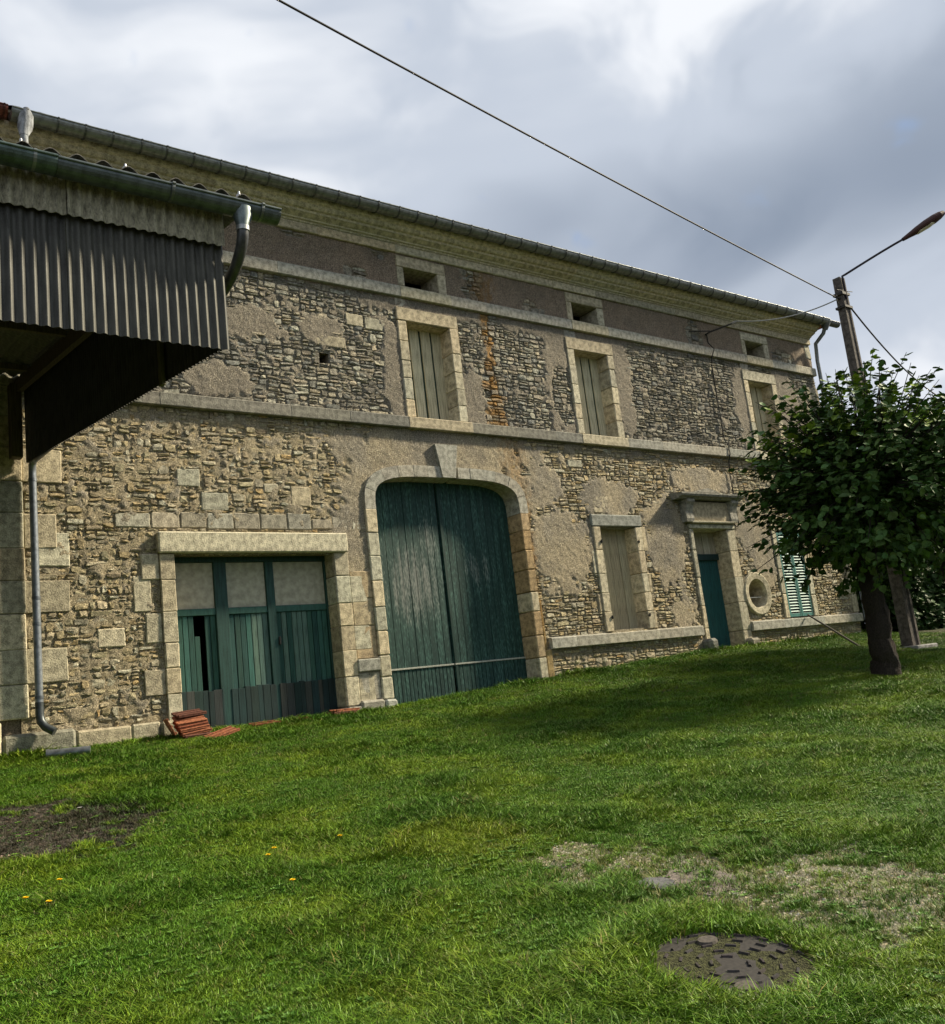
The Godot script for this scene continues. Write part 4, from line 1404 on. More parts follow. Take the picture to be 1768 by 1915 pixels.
func build_tree(called: String, label: String, base: Vector3, H: float, trunk_r: float, centre: Vector3, rad: Vector3, count: int, individual: int, sd: int, lean: Vector3) -> void:
	rng.seed = sd
	var T := thing(called, label, "tree", base, "pollarded trees in front of the house")
	var s := begin()
	s.set_color(Color(0.06, 0.05, 0.04))
	var head := Vector3(base.x, base.y + H, base.z) + lean
	var pts := []
	var rr := []
	for k in 41:
		var t := k / 40.0
		pts.append((base + Vector3.DOWN * 0.15).lerp(head, t) + Vector3(n_mid.get_noise_1d(sd + t * 5.0), 0, n_mid.get_noise_1d(sd + 50 + t * 5.0)) * 0.06)
		rr.append(trunk_r * (1.0 - 0.28 * t + 0.35 * pow(1.0 - t, 8.0) + (0.25 * smoothstep(0.8, 1.0, t))))
	tube(s, pts, rr, 40, true, 0.13)
	put(s, "trunk", M.bark, T)
	var crown := holder("crown", T)
	var tips := []
	var limbs := begin()
	limbs.set_color(Color(0.06, 0.05, 0.04))
	for k in 16:
		var a := TAU * k / 16.0 + rng.randf_range(-0.2, 0.2)
		var el := rng.randf_range(-0.1, 1.2)
		var d := Vector3(cos(a) * cos(el), sin(el), sin(a) * cos(el))
		var e := centre + d * rad * rng.randf_range(0.6, 0.9)
		var m := head.lerp(e, 0.5) + Vector3(rng.randf_range(-0.1, 0.1), rng.randf_range(-0.05, 0.2), rng.randf_range(-0.1, 0.1))
		tube(limbs, [head - Vector3.UP * 0.1, head.lerp(m, 0.5), m, e], [trunk_r * 0.45, trunk_r * 0.3, trunk_r * 0.16, 0.012], 7, true)
	put(limbs, "limb", M.bark, crown)
	var fol := begin()
	var twigs := begin()
	twigs.set_color(Color(0.06, 0.05, 0.04))
	var made := 0
	var singles := []
	var shoot := 0
	while made < count:
		# a leafy shoot somewhere in the crown, more of them near its surface
		var a := rng.randf() * TAU
		var z := rng.randf_range(-1.0, 1.0)
		var d := Vector3(cos(a) * sqrt(1.0 - z * z), z, sin(a) * sqrt(1.0 - z * z))
		var lump := 0.86 + 0.4 * n_mid.get_noise_3d(d.x * 3.0 + sd, d.y * 3.0, d.z * 3.0) + 0.12 * n_fine.get_noise_3d(d.x * 9.0 + sd, d.y * 9.0, d.z * 9.0)
		var depth := pow(rng.randf(), 0.42)
		var reach := lump * depth
		if shoot % 11 == 0:
			reach = lump * rng.randf_range(0.98, 1.16)
		shoot += 1
		var o := centre + d * rad * reach
		if d.y < -0.2:
			o.y = maxf(o.y, centre.y - rad.y * 0.95)
		var out := (d + Vector3(rng.randf_range(-0.5, 0.5), rng.randf_range(-0.5, 0.7), rng.randf_range(-0.5, 0.5))).normalized()
		if reach > lump * 0.97:
			var root := centre + (o - centre) * 0.55
			tube(twigs, [root, root.lerp(o, 0.6) + Vector3(0, 0.04, 0), o + out * 0.2], [0.012, 0.008, 0.004], 5, false)
		var nl := rng.randi_range(5, 9)
		var fresh := rng.randf() < 0.34 and d.y > 0.35 and depth > 0.75
		for k in nl:
			var p := o + out * (k - nl * 0.5) * 0.055 + Vector3(rng.randf_range(-0.03, 0.03), rng.randf_range(-0.03, 0.03), rng.randf_range(-0.03, 0.03))
			var st := (out * 0.5 + Vector3(rng.randf_range(-1, 1), rng.randf_range(-0.9, 0.2), rng.randf_range(-1, 1))).normalized()
			var nr := (Vector3.UP * 1.1 + d * 0.5 + Vector3(rng.randf_range(-0.6, 0.6), rng.randf_range(-0.4, 0.4), rng.randf_range(-0.6, 0.6))).normalized()
			var sz := rng.randf_range(0.075, 0.15)
			var col := vary(Color(0.055, 0.105, 0.026), 0.4)
			if fresh:
				col = vary(Color(0.17, 0.25, 0.03), 0.2)
			var front := (p - Vector3(0, 0, 13)).length()
			if depth * lump > 0.8 and singles.size() < individual * 4:
				singles.append([front - sz * 12.0, p, st, nr, sz, col])
			else:
				leaf_mesh(fol, p, st, nr, sz, col)
			made += 1
	singles.sort_custom(func(q, w): return q[0] < w[0])
	var tw := put(twigs, "twigs", M.bark, crown)
	tw.set_meta("kind", "stuff")
	var f := put(fol, "foliage", M.leaf, crown)
	f.set_meta("kind", "stuff")
	for i in singles.size():
		var q = singles[i]
		if i < individual:
			var one := begin()
			leaf_mesh(one, q[1], q[2], q[3], q[4], q[5])
			put(one, "leaf", M.leaf, crown)
		else:
			leaf_mesh(fol, q[1], q[2], q[3], q[4], q[5])
	if singles.size() > individual:
		f.mesh = fol.commit()

func build_hedge(called: String, label: String, lo: Vector3, hi: Vector3, count: int, size: float, col: Color, sd: int, category := "hedge") -> void:
	rng.seed = sd
	var s := begin()
	var c := (lo + hi) * 0.5
	c.y = lo.y
	for i in count:
		var u := Vector3(rng.randf(), rng.randf(), rng.randf())
		# leaves near the outer skin
		var ax := rng.randi_range(0, 4)
		if ax == 0: u.z = 1.0 - 0.15 * rng.randf()
		elif ax == 1: u.y = 1.0 - 0.15 * rng.randf()
		elif ax == 2: u.x = 0.15 * rng.randf()
		elif ax == 3: u.z = 1.0 - 0.4 * rng.randf()
		var p := lo + (hi - lo) * u
		var bulge := n_mid.get_noise_3dv(p * 1.6) * 0.5
		p += Vector3(bulge * 0.3, bulge * 0.7 * u.y, bulge * 0.6)
		var st := Vector3(rng.randf_range(-1, 1), rng.randf_range(-0.8, 0.4), rng.randf_range(-0.3, 1)).normalized()
		var nr := Vector3(rng.randf_range(-0.6, 0.4), 0.7, rng.randf_range(0.0, 1.0)).normalized()
		leaf_mesh(s, p - c, st, nr, size * rng.randf_range(0.7, 1.3), vary(col.lerp(col * 2.2, smoothstep(0.1, 0.6, n_mid.get_noise_3dv(p * 2.5))), 0.25))
	var T := thing(called, label, category, c)
	var f := MeshInstance3D.new()
	f.mesh = s.commit()
	f.name = "foliage"
	f.material_override = M.leaf
	f.set_meta("kind", "stuff")
	T.add_child(f)
	s = begin()
	s.set_color(Color(0.05, 0.04, 0.03))
	for k in 7:
		var x := lerpf(lo.x, hi.x, (k + 0.5) / 7.0)
		var z := (lo.z + hi.z) * 0.5 + rng.randf_range(-0.2, 0.2)
		tube(s, [Vector3(x, lo.y - 0.1, z), Vector3(x + 0.1, lerpf(lo.y, hi.y, 0.8), z + 0.05)], [0.05, 0.015], 6)
	put(s, "stem", M.bark, T)

# ---------------------------------------------------------------- things on the ground
func build_tiles() -> void:
	# flat interlocking clay tiles: a rim, two ribs, a lug
	var tilemesh := func(col: Color) -> ArrayMesh:
		var s := begin()
		block(s, Vector3(-0.2, -0.009, -0.12), Vector3(0.2, 0.009, 0.12), col, 0.005, 0.002)
		block(s, Vector3(-0.2, 0.0085, 0.085), Vector3(0.2, 0.026, 0.118), col, 0.006, 0.001)
		block(s, Vector3(-0.2, 0.0085, -0.118), Vector3(0.2, 0.022, -0.09), col, 0.006, 0.001)
		block(s, Vector3(-0.195, 0.0085, -0.012), Vector3(0.195, 0.02, 0.014), col, 0.006, 0.001)
		block(s, Vector3(-0.2, -0.024, -0.05), Vector3(-0.175, -0.0085, 0.05), col, 0.004, 0.001)
		return s.commit()
	var reds := [Color(0.25, 0.075, 0.038), Color(0.36, 0.13, 0.065), Color(0.15, 0.06, 0.04)]
	var meshes := []
	for c in reds:
		meshes.append(tilemesh.call(c))
	var rows := [
		["orange clay roof tile lying in the grass, lowest at the foot of the pile", Vector3(4.98, 0, 0.98), Vector3(8, 12, 10), 0.06],
		["dark clay roof tile at the bottom of the leaning pile", Vector3(4.80, 0, 0.55), Vector3(14, 8, 2), 0.05],
		["clay roof tile second from the bottom of the leaning pile", Vector3(4.79, 0, 0.53), Vector3(17, 6, 3), 0.095],
		["clay roof tile third from the bottom of the leaning pile", Vector3(4.77, 0, 0.50), Vector3(20, 9, 3), 0.14],
		["clay roof tile fourth from the bottom of the leaning pile", Vector3(4.76, 0, 0.48), Vector3(24, 5, 4), 0.185],
		["bright orange clay roof tile facing out near the top of the pile", Vector3(4.76, 0, 0.46), Vector3(30, 7, 3), 0.235],
		["topmost clay roof tile of the leaning pile, against the door jamb", Vector3(4.79, 0, 0.37), Vector3(14, 3, 1), 0.30],
		["dark clay roof tile standing on edge left of the pile", Vector3(4.50, 0, 0.42), Vector3(62, 75, 0), 0.16],
		["orange clay roof tile lying flat at the foot of the garage door", Vector3(5.90, 0, 0.30), Vector3(4, 2, 1), 0.03],
		["clay roof tile half buried in grass before the middle of the garage door", Vector3(6.35, 0, 0.28), Vector3(3, -4, 2), 0.02],
		["worn clay roof tile at the foot of the pier right of the garage door", Vector3(7.15, 0, 0.30), Vector3(2, 5, 1), 0.04],
		["upper clay roof tile of the pair beside the pier", Vector3(7.2, 0, 0.28), Vector3(3, -6, 1), 0.075],
	]
	for i in rows.size():
		var r = rows[i]
		var o := MeshInstance3D.new()
		o.mesh = meshes[(i * 2 + i / 3) % 3] if i != 5 and i != 0 else meshes[1]
		o.material_override = M.clay
		o.name = numbered(self, "roof_tile")
		add_child(o, true)
		o.position = Vector3(r[1].x, ground_at(r[1].x, r[1].z) + r[3], r[1].z)
		o.rotation_degrees = r[2] + Vector3(rng.randf_range(-4, 4), rng.randf_range(-9, 9), rng.randf_range(-3, 3))
		tag(o, r[0], "roof tile", "loose clay roof tiles by the garage door")

func build_small_things() -> void:
	build_tiles()
	# the stub of grey pipe on the ground under the downpipe
	var s := begin()
	s.set_color(Color(0.2, 0.22, 0.24))
	tube(s, [Vector3(0, 0, 0), Vector3(0.46, -0.01, 0.16)], [0.055], 14)
	tube(s, [Vector3(0, 0, 0), Vector3(0.03, 0, 0.01)], [0.062], 14)
	var o := put_top(s, "drain_pipe", M.zinc, Vector3(2.93, ground_at(3.0, 0.62) + 0.06, 0.62))
	tag(o, "short grey drain pipe lying in grass below the downpipe", "pipe")
	# the prop against the shutters
	var a := Vector3(19.8, 0.80, 0.12)
	var b := Vector3(18.45, ground_at(18.45, 2.1) + 0.0, 2.1)
	s = begin()
	s.set_color(Color(0.09, 0.08, 0.07))
	tube(s, [Vector3.ZERO, (b - a) * 0.5 + Vector3.DOWN * 0.0, b - a], [0.022], 8)
	o = put_top(s, "prop", M.wood, a)
	tag(o, "slim dark pole propped slanting from the louvred shutters to the lawn", "pole")
	# manhole cover
	var mc := Vector3(3.57, 0, 9.97)
	mc.y = ground_at(mc.x, mc.z) + 0.002
	var cv := thing("manhole_cover", "round cast iron manhole cover sunk in the grass", "manhole cover", mc)
	var tilt := Basis(Vector3.RIGHT, 0.13)
	var iron := Color(0.042, 0.036, 0.034)
	s = begin()
	s.set_color(iron)
	var N := 32
	for k in N:
		var a0 := TAU * k / N
		var a1 := TAU * (k + 1) / N
		var p := []
		for e in [[0.0, 0.0], [0.41, 0.0], [0.415, -0.006], [0.43, -0.006], [0.435, 0.002], [0.49, 0.002], [0.50, -0.05]]:
			p.append([mc + tilt * Vector3(cos(a0) * e[0], e[1], sin(a0) * e[0]), mc + tilt * Vector3(cos(a1) * e[0], e[1], sin(a1) * e[0])])
		for m in 6:
			quad(s, p[m][0], p[m][1], p[m + 1][1], p[m + 1][0], Vector3.UP if m < 5 else Vector3(cos(a0), 0.1, sin(a0)))
	put(s, "plate", M.iron, cv)
	rng.seed = 77
	for ring in [[0.085, 4], [0.15, 8], [0.22, 12], [0.29, 16], [0.36, 20]]:
		for k in ring[1]:
			var an: float = TAU * k / ring[1] + ring[0] * 9.0
			var half: float = 0.038 / ring[0] * 0.66
			s = begin()
			s.set_color(vary(iron * 0.9, 0.15))
			# each stud is a short raised arc
			var r0: float = ring[0] - 0.009
			var r1: float = ring[0] + 0.009
			for m in 4:
				var t0 := an - half + half * 2.0 * m / 4.0
				var t1 := an - half + half * 2.0 * (m + 1) / 4.0
				var q := []
				for e in [[t0, r0, 0.0], [t1, r0, 0.0], [t1, r1, 0.0], [t0, r1, 0.0], [t0, r0 + 0.004, 0.009], [t1, r0 + 0.004, 0.009], [t1, r1 - 0.004, 0.009], [t0, r1 - 0.004, 0.009]]:
					q.append(mc + tilt * Vector3(cos(e[0]) * e[1], e[2], sin(e[0]) * e[1]))
				quad(s, q[4], q[5], q[6], q[7], Vector3.UP)
				quad(s, q[0], q[1], q[5], q[4], -Vector3(cos(an), 0, sin(an)))
				quad(s, q[3], q[2], q[6], q[7], Vector3(cos(an), 0, sin(an)))
				if m == 0: quad(s, q[0], q[3], q[7], q[4], Vector3(sin(an), 0, -cos(an)))
				if m == 3: quad(s, q[1], q[2], q[6], q[5], Vector3(-sin(an), 0, cos(an)))
			put(s, "stud", M.iron, cv)
	for e in [Vector3(0.14, 0, -0.24), Vector3(-0.16, 0, 0.2)]:
		s = begin()
		s.set_color(Color(0.09, 0.075, 0.065))
		var c: Vector3 = mc + tilt * (e + Vector3(0, 0.014, 0))
		for k in 14:
			var a0 := TAU * k / 14
			var a1 := TAU * (k + 1) / 14
			tri(s, c, c + tilt * Vector3(cos(a0) * 0.055, 0, sin(a0) * 0.04), c + tilt * Vector3(cos(a1) * 0.055, 0, sin(a1) * 0.04), Vector3.UP)
			quad(s, c + tilt * Vector3(cos(a0) * 0.055, 0, sin(a0) * 0.04), c + tilt * Vector3(cos(a1) * 0.055, 0, sin(a1) * 0.04), c + tilt * Vector3(cos(a1) * 0.06, -0.014, sin(a1) * 0.045), c + tilt * Vector3(cos(a0) * 0.06, -0.014, sin(a0) * 0.045), Vector3(cos(a0), 0.2, sin(a0)))
		put(s, "handle_boss", M.iron, cv)
	# small dark stone disc at the edge of the gravel
	s = begin()
	var dcol := [Color(0.12, 0.12, 0.125), Color(0.2, 0.17, 0.15)]
	for k in 2:
		var c2 := Vector3(0.0 + k * 0.22, 0.02 - k * 0.012, 0.02 + k * 0.12)
		var R := 0.105 if k == 0 else 0.24
		s.set_color(dcol[k])
		for i in 18:
			var a0 := TAU * i / 18
			var a1 := TAU * (i + 1) / 18
			var r0 := R * (1.0 + 0.12 * sin(i * 2.3))
			var r1 := R * (1.0 + 0.12 * sin(((i + 1) % 18) * 2.3))
			tri(s, c2, c2 + Vector3(cos(a0) * r0, -0.003, sin(a0) * r0), c2 + Vector3(cos(a1) * r1, -0.003, sin(a1) * r1), Vector3.UP)
			quad(s, c2 + Vector3(cos(a0) * r0, -0.003, sin(a0) * r0), c2 + Vector3(cos(a1) * r1, -0.003, sin(a1) * r1), c2 + Vector3(cos(a1) * r1 * 1.05, -0.05, sin(a1) * r1 * 1.05), c2 + Vector3(cos(a0) * r0 * 1.05, -0.05, sin(a0) * r0 * 1.05), Vector3(cos(a0), 0.2, sin(a0)))
	o = put_top(s, "flat_stone", M.concrete, Vector3(4.22, ground_at(4.22, 8.95) + 0.015, 8.95))
	o.rotation.x = 0.13
	tag(o, "flat grey stone with a dark round plug in the worn gravel", "stone")
	# dandelions
	var fl := [[2.94, 6.69, "right flower of the pair of yellow dandelions in mid lawn"], [2.83, 6.80, "left flower of the pair of yellow dandelions in mid lawn"], [2.66, 7.5, "single yellow dandelion nearer the viewer than the middle pair"], [3.46, 6.66, "small yellow dandelion farthest right among the clover"], [1.46, 6.82, "larger yellow dandelion near the left edge of the lawn"], [1.37, 6.65, "ragged yellow dandelion closest to the left edge of the lawn"], [1.62, 6.39, "small yellow dandelion behind the two at the left edge"]]
	for f in fl:
		var g := Vector3(f[0], ground_at(f[0], f[1]), f[1])
		var D := thing("dandelion", f[2], "flower", g, "dandelions in the lawn")
		var top := g + Vector3(rng.randf_range(-0.01, 0.01), rng.randf_range(0.055, 0.075), rng.randf_range(-0.01, 0.01))
		s = begin()
		s.set_color(Color(0.12, 0.16, 0.04))
		tube(s, [g, g.lerp(top, 0.5) + Vector3(0.004, 0, 0), top], [0.003], 5)
		put(s, "stem", M.grass, D)
		s = begin()
		for ring in 3:
			var np := 14 - ring * 3
			for k in np:
				var an := TAU * k / np + ring * 0.3
				var d := Vector3(cos(an), 0.25 + ring * 0.45, sin(an)).normalized()
				var sd := Vector3(-sin(an), 0, cos(an)) * 0.0042
				s.set_color(vary(Color(0.8, 0.56, 0.015), 0.1))
				var L := 0.021 - ring * 0.004
				tri(s, top - sd * 0.4, top + d * L - sd, top + d * L + sd, Vector3.UP)
				tri(s, top - sd * 0.4, top + d * L + sd, top + sd * 0.4, Vector3.UP)
		put(s, "flower_head", M.petal, D)
	var dz := Vector3(2.37, 0, 4.07)
	dz.y = ground_at(dz.x, dz.z)
	var W := thing("daisy", "single white flower at the edge of the bare soil patch", "flower", dz)
	s = begin()
	s.set_color(Color(0.1, 0.15, 0.04))
	tube(s, [dz, dz + Vector3(0, 0.06, 0)], [0.003], 5)
	put(s, "stem", M.grass, W)
	s = begin()
	for k in 12:
		var an := TAU * k / 12
		s.set_color(Color(0.75, 0.75, 0.72))
		var c3 := dz + Vector3(0, 0.062, 0)
		tri(s, c3, c3 + Vector3(cos(an - 0.2), 0.1, sin(an - 0.2)) * 0.024, c3 + Vector3(cos(an + 0.2), 0.1, sin(an + 0.2)) * 0.024, Vector3.UP)
	put(s, "flower_head", M.petal, W)

# ---------------------------------------------------------------- lawn
func ground_tone(x: float, z: float) -> Color:
	var b := bare_at(x, z)
	var c := Color(0.055, 0.06, 0.022)
	var f := n_fine.get_noise_2d(x * 5.0, z * 5.0) * 0.5 + 0.5
	c = c.lerp(Color(0.17, 0.17, 0.075).lerp(Color(0.29, 0.27, 0.215), smoothstep(0.3, 0.75, f)), b.x)
	var so := Color(0.075, 0.06, 0.05).lerp(Color(0.3, 0.2, 0.14), smoothstep(0.35, 0.0, Vector2((x - 1.3) / 0.5, (z - 5.5) / 0.4).length() - 0.6))
	return c.lerp(so, b.y)

func build_ground() -> void:
	var s := begin()
	var zones := [[-3.0, 24.0, -0.3, 13.0, 0.12]]
	var g: Array = zones[0]
	var nx := int((g[1] - g[0]) / g[4])
	var nz := int((g[3] - g[2]) / g[4])
	var emit := func(x: float, z: float) -> void:
		var e := 0.06
		var y := ground_at(x, z)
		s.set_normal(Vector3(ground_at(x - e, z) - ground_at(x + e, z), 2.0 * e, ground_at(x, z - e) - ground_at(x, z + e)).normalized())
		s.set_color(ground_tone(x, z))
		s.add_vertex(Vector3(x, y, z))
	# one sheet: grid lines close together near the viewer, wide apart towards the horizon
	var xs := [-400.0, -200.0, -100.0, -50.0, -25.0, -12.0, -6.0]
	for i in nx + 1:
		xs.append(g[0] + i * g[4])
	xs.append_array([27.0, 32.0, 40.0, 60.0, 100.0, 200.0, 400.0])
	var zs := [-400.0, -200.0, -100.0, -50.0, -25.0, -12.0, -5.0, -2.0]
	for i in nz + 1:
		zs.append(g[2] + i * g[4])
	zs.append_array([16.0, 22.0, 40.0, 80.0, 200.0, 400.0])
	var P := []
	for z in zs:
		for x in xs:
			var e := 0.06
			P.append([Vector3(x, ground_at(x, z), z), Vector3(ground_at(x - e, z) - ground_at(x + e, z), 2.0 * e, ground_at(x, z - e) - ground_at(x, z + e)).normalized(), ground_tone(x, z)])
	var w := xs.size()
	for j in zs.size() - 1:
		for i in w - 1:
			for k in [j * w + i, j * w + i + 1, (j + 1) * w + i + 1, j * w + i, (j + 1) * w + i + 1, (j + 1) * w + i]:
				s.set_normal(P[k][1])
				s.set_color(P[k][2])
				s.add_vertex(P[k][0])
	var o := put_top(s, "ground", M.ground)
	o.set_meta("kind", "structure")
	o.set_meta("label", "sloping lawn with a worn gravel strip and a bare soil patch")

func tuft(blades: int, spread: float, height: float, width: float, sd: int, droop: float) -> ArrayMesh:
	rng.seed = sd
	var s := begin()
	for b in blades:
		var a := rng.randf() * TAU
		var r := spread * sqrt(rng.randf())
		var p := Vector3(cos(a) * r, -0.005, sin(a) * r)
		var d := Vector3(rng.randf_range(-1, 1), 0, rng.randf_range(-1, 1)).normalized()
		var h := height * rng.randf_range(0.55, 1.2)
		var ln := h * rng.randf_range(0.15, 0.9) * droop
		var side := Vector3(-d.z, 0, d.x).rotated(Vector3.UP, rng.randf_range(-0.8, 0.8)) * width * rng.randf_range(0.7, 1.2)
		var c1 := vary(Color(0.75, 0.75, 0.75), 0.25)
		s.set_color(c1)
		var q := []
		for k in 4:
			var t := k / 3.0
			var m := p + d * ln * t * t + Vector3.UP * h * (t - 0.25 * droop * t * t)
			var ww := side * (1.0 - t * 0.75 if k < 3 else 0.0)
			q.append([m - ww, m + ww])
		var nrm := d * 0.4 + Vector3.UP
		for k in 3:
			if k < 2:
				quad(s, q[k][0], q[k][1], q[k + 1][1], q[k + 1][0], nrm)
			else:
				tri(s, q[k][0], q[k][1], q[k + 1][0], nrm)
	return s.commit()

func rosette(sd: int) -> ArrayMesh:
	rng.seed = sd
	var s := begin()
	for k in 7:
		var a := TAU * k / 7.0 + rng.randf_range(-0.3, 0.3)
		var d := Vector3(cos(a), rng.randf_range(0.25, 0.7), sin(a)).normalized()
		leaf_mesh(s, Vector3(0, 0.006, 0) + d * 0.012, d, Vector3.UP, rng.randf_range(0.012, 0.024), vary(Color(0.9, 0.9, 0.9), 0.2))
	return s.commit()

func scatter(called: String, label: String, category: String, mesh: Mesh, xf: Array, cols: Array, m: Material) -> void:
	var mm := MultiMesh.new()
	mm.transform_format = MultiMesh.TRANSFORM_3D
	mm.use_colors = true
	mm.mesh = mesh
	mm.instance_count = xf.size()
	for i in xf.size():
		mm.set_instance_transform(i, xf[i])
		mm.set_instance_color(i, cols[i])
	var o := MultiMeshInstance3D.new()
	o.multimesh = mm
	o.name = numbered(self, called)
	o.material_override = m
	add_child(o, true)
	tag(o, label, category)
	o.set_meta("kind", "stuff")

var cam: Camera3D
func in_view(p: Vector3, margin: float) -> bool:
	var v := cam.transform.basis.inverse() * (p - cam.position)
	if v.z > -0.8:
		return false
	return absf(v.x / -v.z) < 0.5 * margin and absf(v.y / -v.z) < 0.541 * margin

func build_lawn() -> void:
	var kinds := [tuft(11, 0.04, 0.055, 0.0024, 11, 1.1), tuft(11, 0.045, 0.07, 0.0023, 12, 1.4), tuft(9, 0.04, 0.095, 0.0028, 13, 1.3), tuft(14, 0.05, 0.036, 0.0024, 14, 1.3)]
	var X := [[], [], [], []]
	var K := [[], [], [], []]
	var rx := []
	var rk := []
	rng.seed = 5
	var tries := 0
	# candidates thin out with distance, where each blade is only a fraction of a pixel
	while tries < 620000:
		tries += 1
		var u := rng.randf()
		var dist := 3.0 * pow(26.0 / 3.0, u)
		var ang := rng.randf_range(-0.75, 0.75)
		var d := Vector3(0.6104, 0, -0.77068).normalized().rotated(Vector3.UP, ang)
		var x := d.x * dist
		var z := 13.0 + d.z * dist
		if z < 0.02 or z > 12.5 or x > 24.0 or x < -1.0:
			continue
		# keep an even cover: density falls with distance
		if rng.randf() > minf(1.0, dist * 0.16):
			continue
		var y := ground_at(x, z)
		if not in_view(Vector3(x, y, z), 1.3):
			continue
		var b := bare_at(x, z)
		var bare := maxf(b.x, b.y)
		if rng.randf() < bare * (0.84 if b.x > b.y else 0.62):
			continue
		if Vector2(x - 3.57, z - 9.97).length() < 0.43 + 0.11 * n_fine.get_noise_2d(x * 9.0, z * 9.0):
			continue
		if Vector2(x - 4.25, z - 8.98).length() < 0.11 or Vector2(x - 14.3, z - 4.9).length() < 0.24:
			continue
		var patch := n_mid.get_noise_2d(x * 0.55 + 7.0, z * 0.55) * 0.5 + 0.5
		var patch2 := n_coarse.get_noise_2d(x * 2.0, z * 2.0 + 60.0) * 0.5 + 0.5
		var col := Color(0.115, 0.235, 0.018).lerp(Color(0.205, 0.315, 0.022), smoothstep(0.35, 0.75, patch2))
		col = col.lerp(Color(0.07, 0.17, 0.022), 0.45 * smoothstep(0.5, 0.8, patch))
		if Vector2(x - 4.0, z - 7.35).length() < 0.5:
			col = col.lerp(Color(0.23, 0.30, 0.02), 0.6)
		if b.y > 0.4:
			col = Color(0.05, 0.05, 0.026) if rng.randf() < 0.8 else Color(0.10, 0.15, 0.06)
		elif rng.randf() < 0.05 + 0.3 * b.x:
			col = Color(0.24, 0.23, 0.08)
		col = vary(col, 0.38)
		var k := 0
		var rr := rng.randf()
		if rr < 0.4: k = 0
		elif rr < 0.7: k = 1
		elif rr < 0.84: k = 2 if patch > 0.45 else 0
		else: k = 3
		var near_wall := smoothstep(0.7, 0.1, z)
		var sc := rng.randf_range(0.75, 1.25) * (0.85 + 0.5 * smoothstep(0.4, 0.8, patch)) * (1.0 + 2.4 * near_wall * patch2 * rng.randf()) * (1.0 - 0.4 * bare)
		# lusher rim round the manhole
		if Vector2(x - 3.57, z - 9.97).length() < 0.7:
			sc *= 1.35
		var w := 1.0 + dist * 0.035
		var t := Transform3D(Basis(Vector3.UP, rng.randf() * TAU).scaled(Vector3(sc * w, sc, sc * w)), Vector3(x, y, z))
		if rng.randf() < 0.022 + 0.05 * smoothstep(0.55, 0.7, patch2) * smoothstep(0.5, 0.3, patch):
			rx.append(Transform3D(Basis(Vector3.UP, rng.randf() * TAU).scaled(Vector3.ONE * rng.randf_range(0.7, 1.3)), Vector3(x, y + 0.012, z)))
			rk.append(vary(Color(0.10, 0.20, 0.03), 0.35))
		X[k].append(t)
		K[k].append(col)
	for k in 4:
		scatter(["lawn_grass", "long_grass", "coarse_grass", "short_grass"][k], ["fine upright blades of lawn grass", "leaning longer blades of lawn grass", "coarse tall grass blades standing in clumps", "low mown grass filling the lawn"][k], "grass", kinds[k], X[k], K[k], M.grass)
	scatter("lawn_weeds", "low broad-leaved clover and weeds among the grass", "weeds", rosette(31), rx, rk, M.grass)
	print("tufts ", X[0].size() + X[1].size() + X[2].size() + X[3].size(), " weeds ", rx.size())
	# gravel and crumbs
	rng.seed = 8
	var s := begin()
	for k in 1:
		var ring := []
		for i in 6:
			var a := TAU * i / 6
			ring.append(Vector3(cos(a) * rng.randf_range(0.7, 1.1), 0, sin(a) * rng.randf_range(0.7, 1.1)))
		for i in 6:
			tri(s, Vector3(0.1, 0.6, 0), ring[i], ring[(i + 1) % 6], Vector3.UP + ring[i])
	var px := []
	var pk := []
	for i in 110000:
		var x := rng.randf_range(1.0, 7.0)
		var z := rng.randf_range(3.5, 12.5)
		var b := bare_at(x, z)
		if rng.randf() > maxf(b.x, b.y * 0.6):
			continue
		var sc := 0.004 + 0.013 * pow(rng.randf(), 3.0) + (0.006 if b.y > b.x else 0.0)
		px.append(Transform3D(Basis(Vector3.UP, rng.randf() * TAU).scaled(Vector3(sc, sc * 0.8, sc * rng.randf_range(0.6, 1.0))), Vector3(x, ground_at(x, z), z)))
		pk.append(vary(Color(0.30, 0.27, 0.20) if b.x > b.y else (Color(0.34, 0.23, 0.17) if Vector2((x - 1.3) / 0.5, (z - 5.5) / 0.4).length() < 0.85 else Color(0.075, 0.062, 0.05)), 0.35))
	scatter("gravel", "pale gravel and crumbs of soil on the worn ground", "gravel", s.commit(), px, pk, M.pebble)

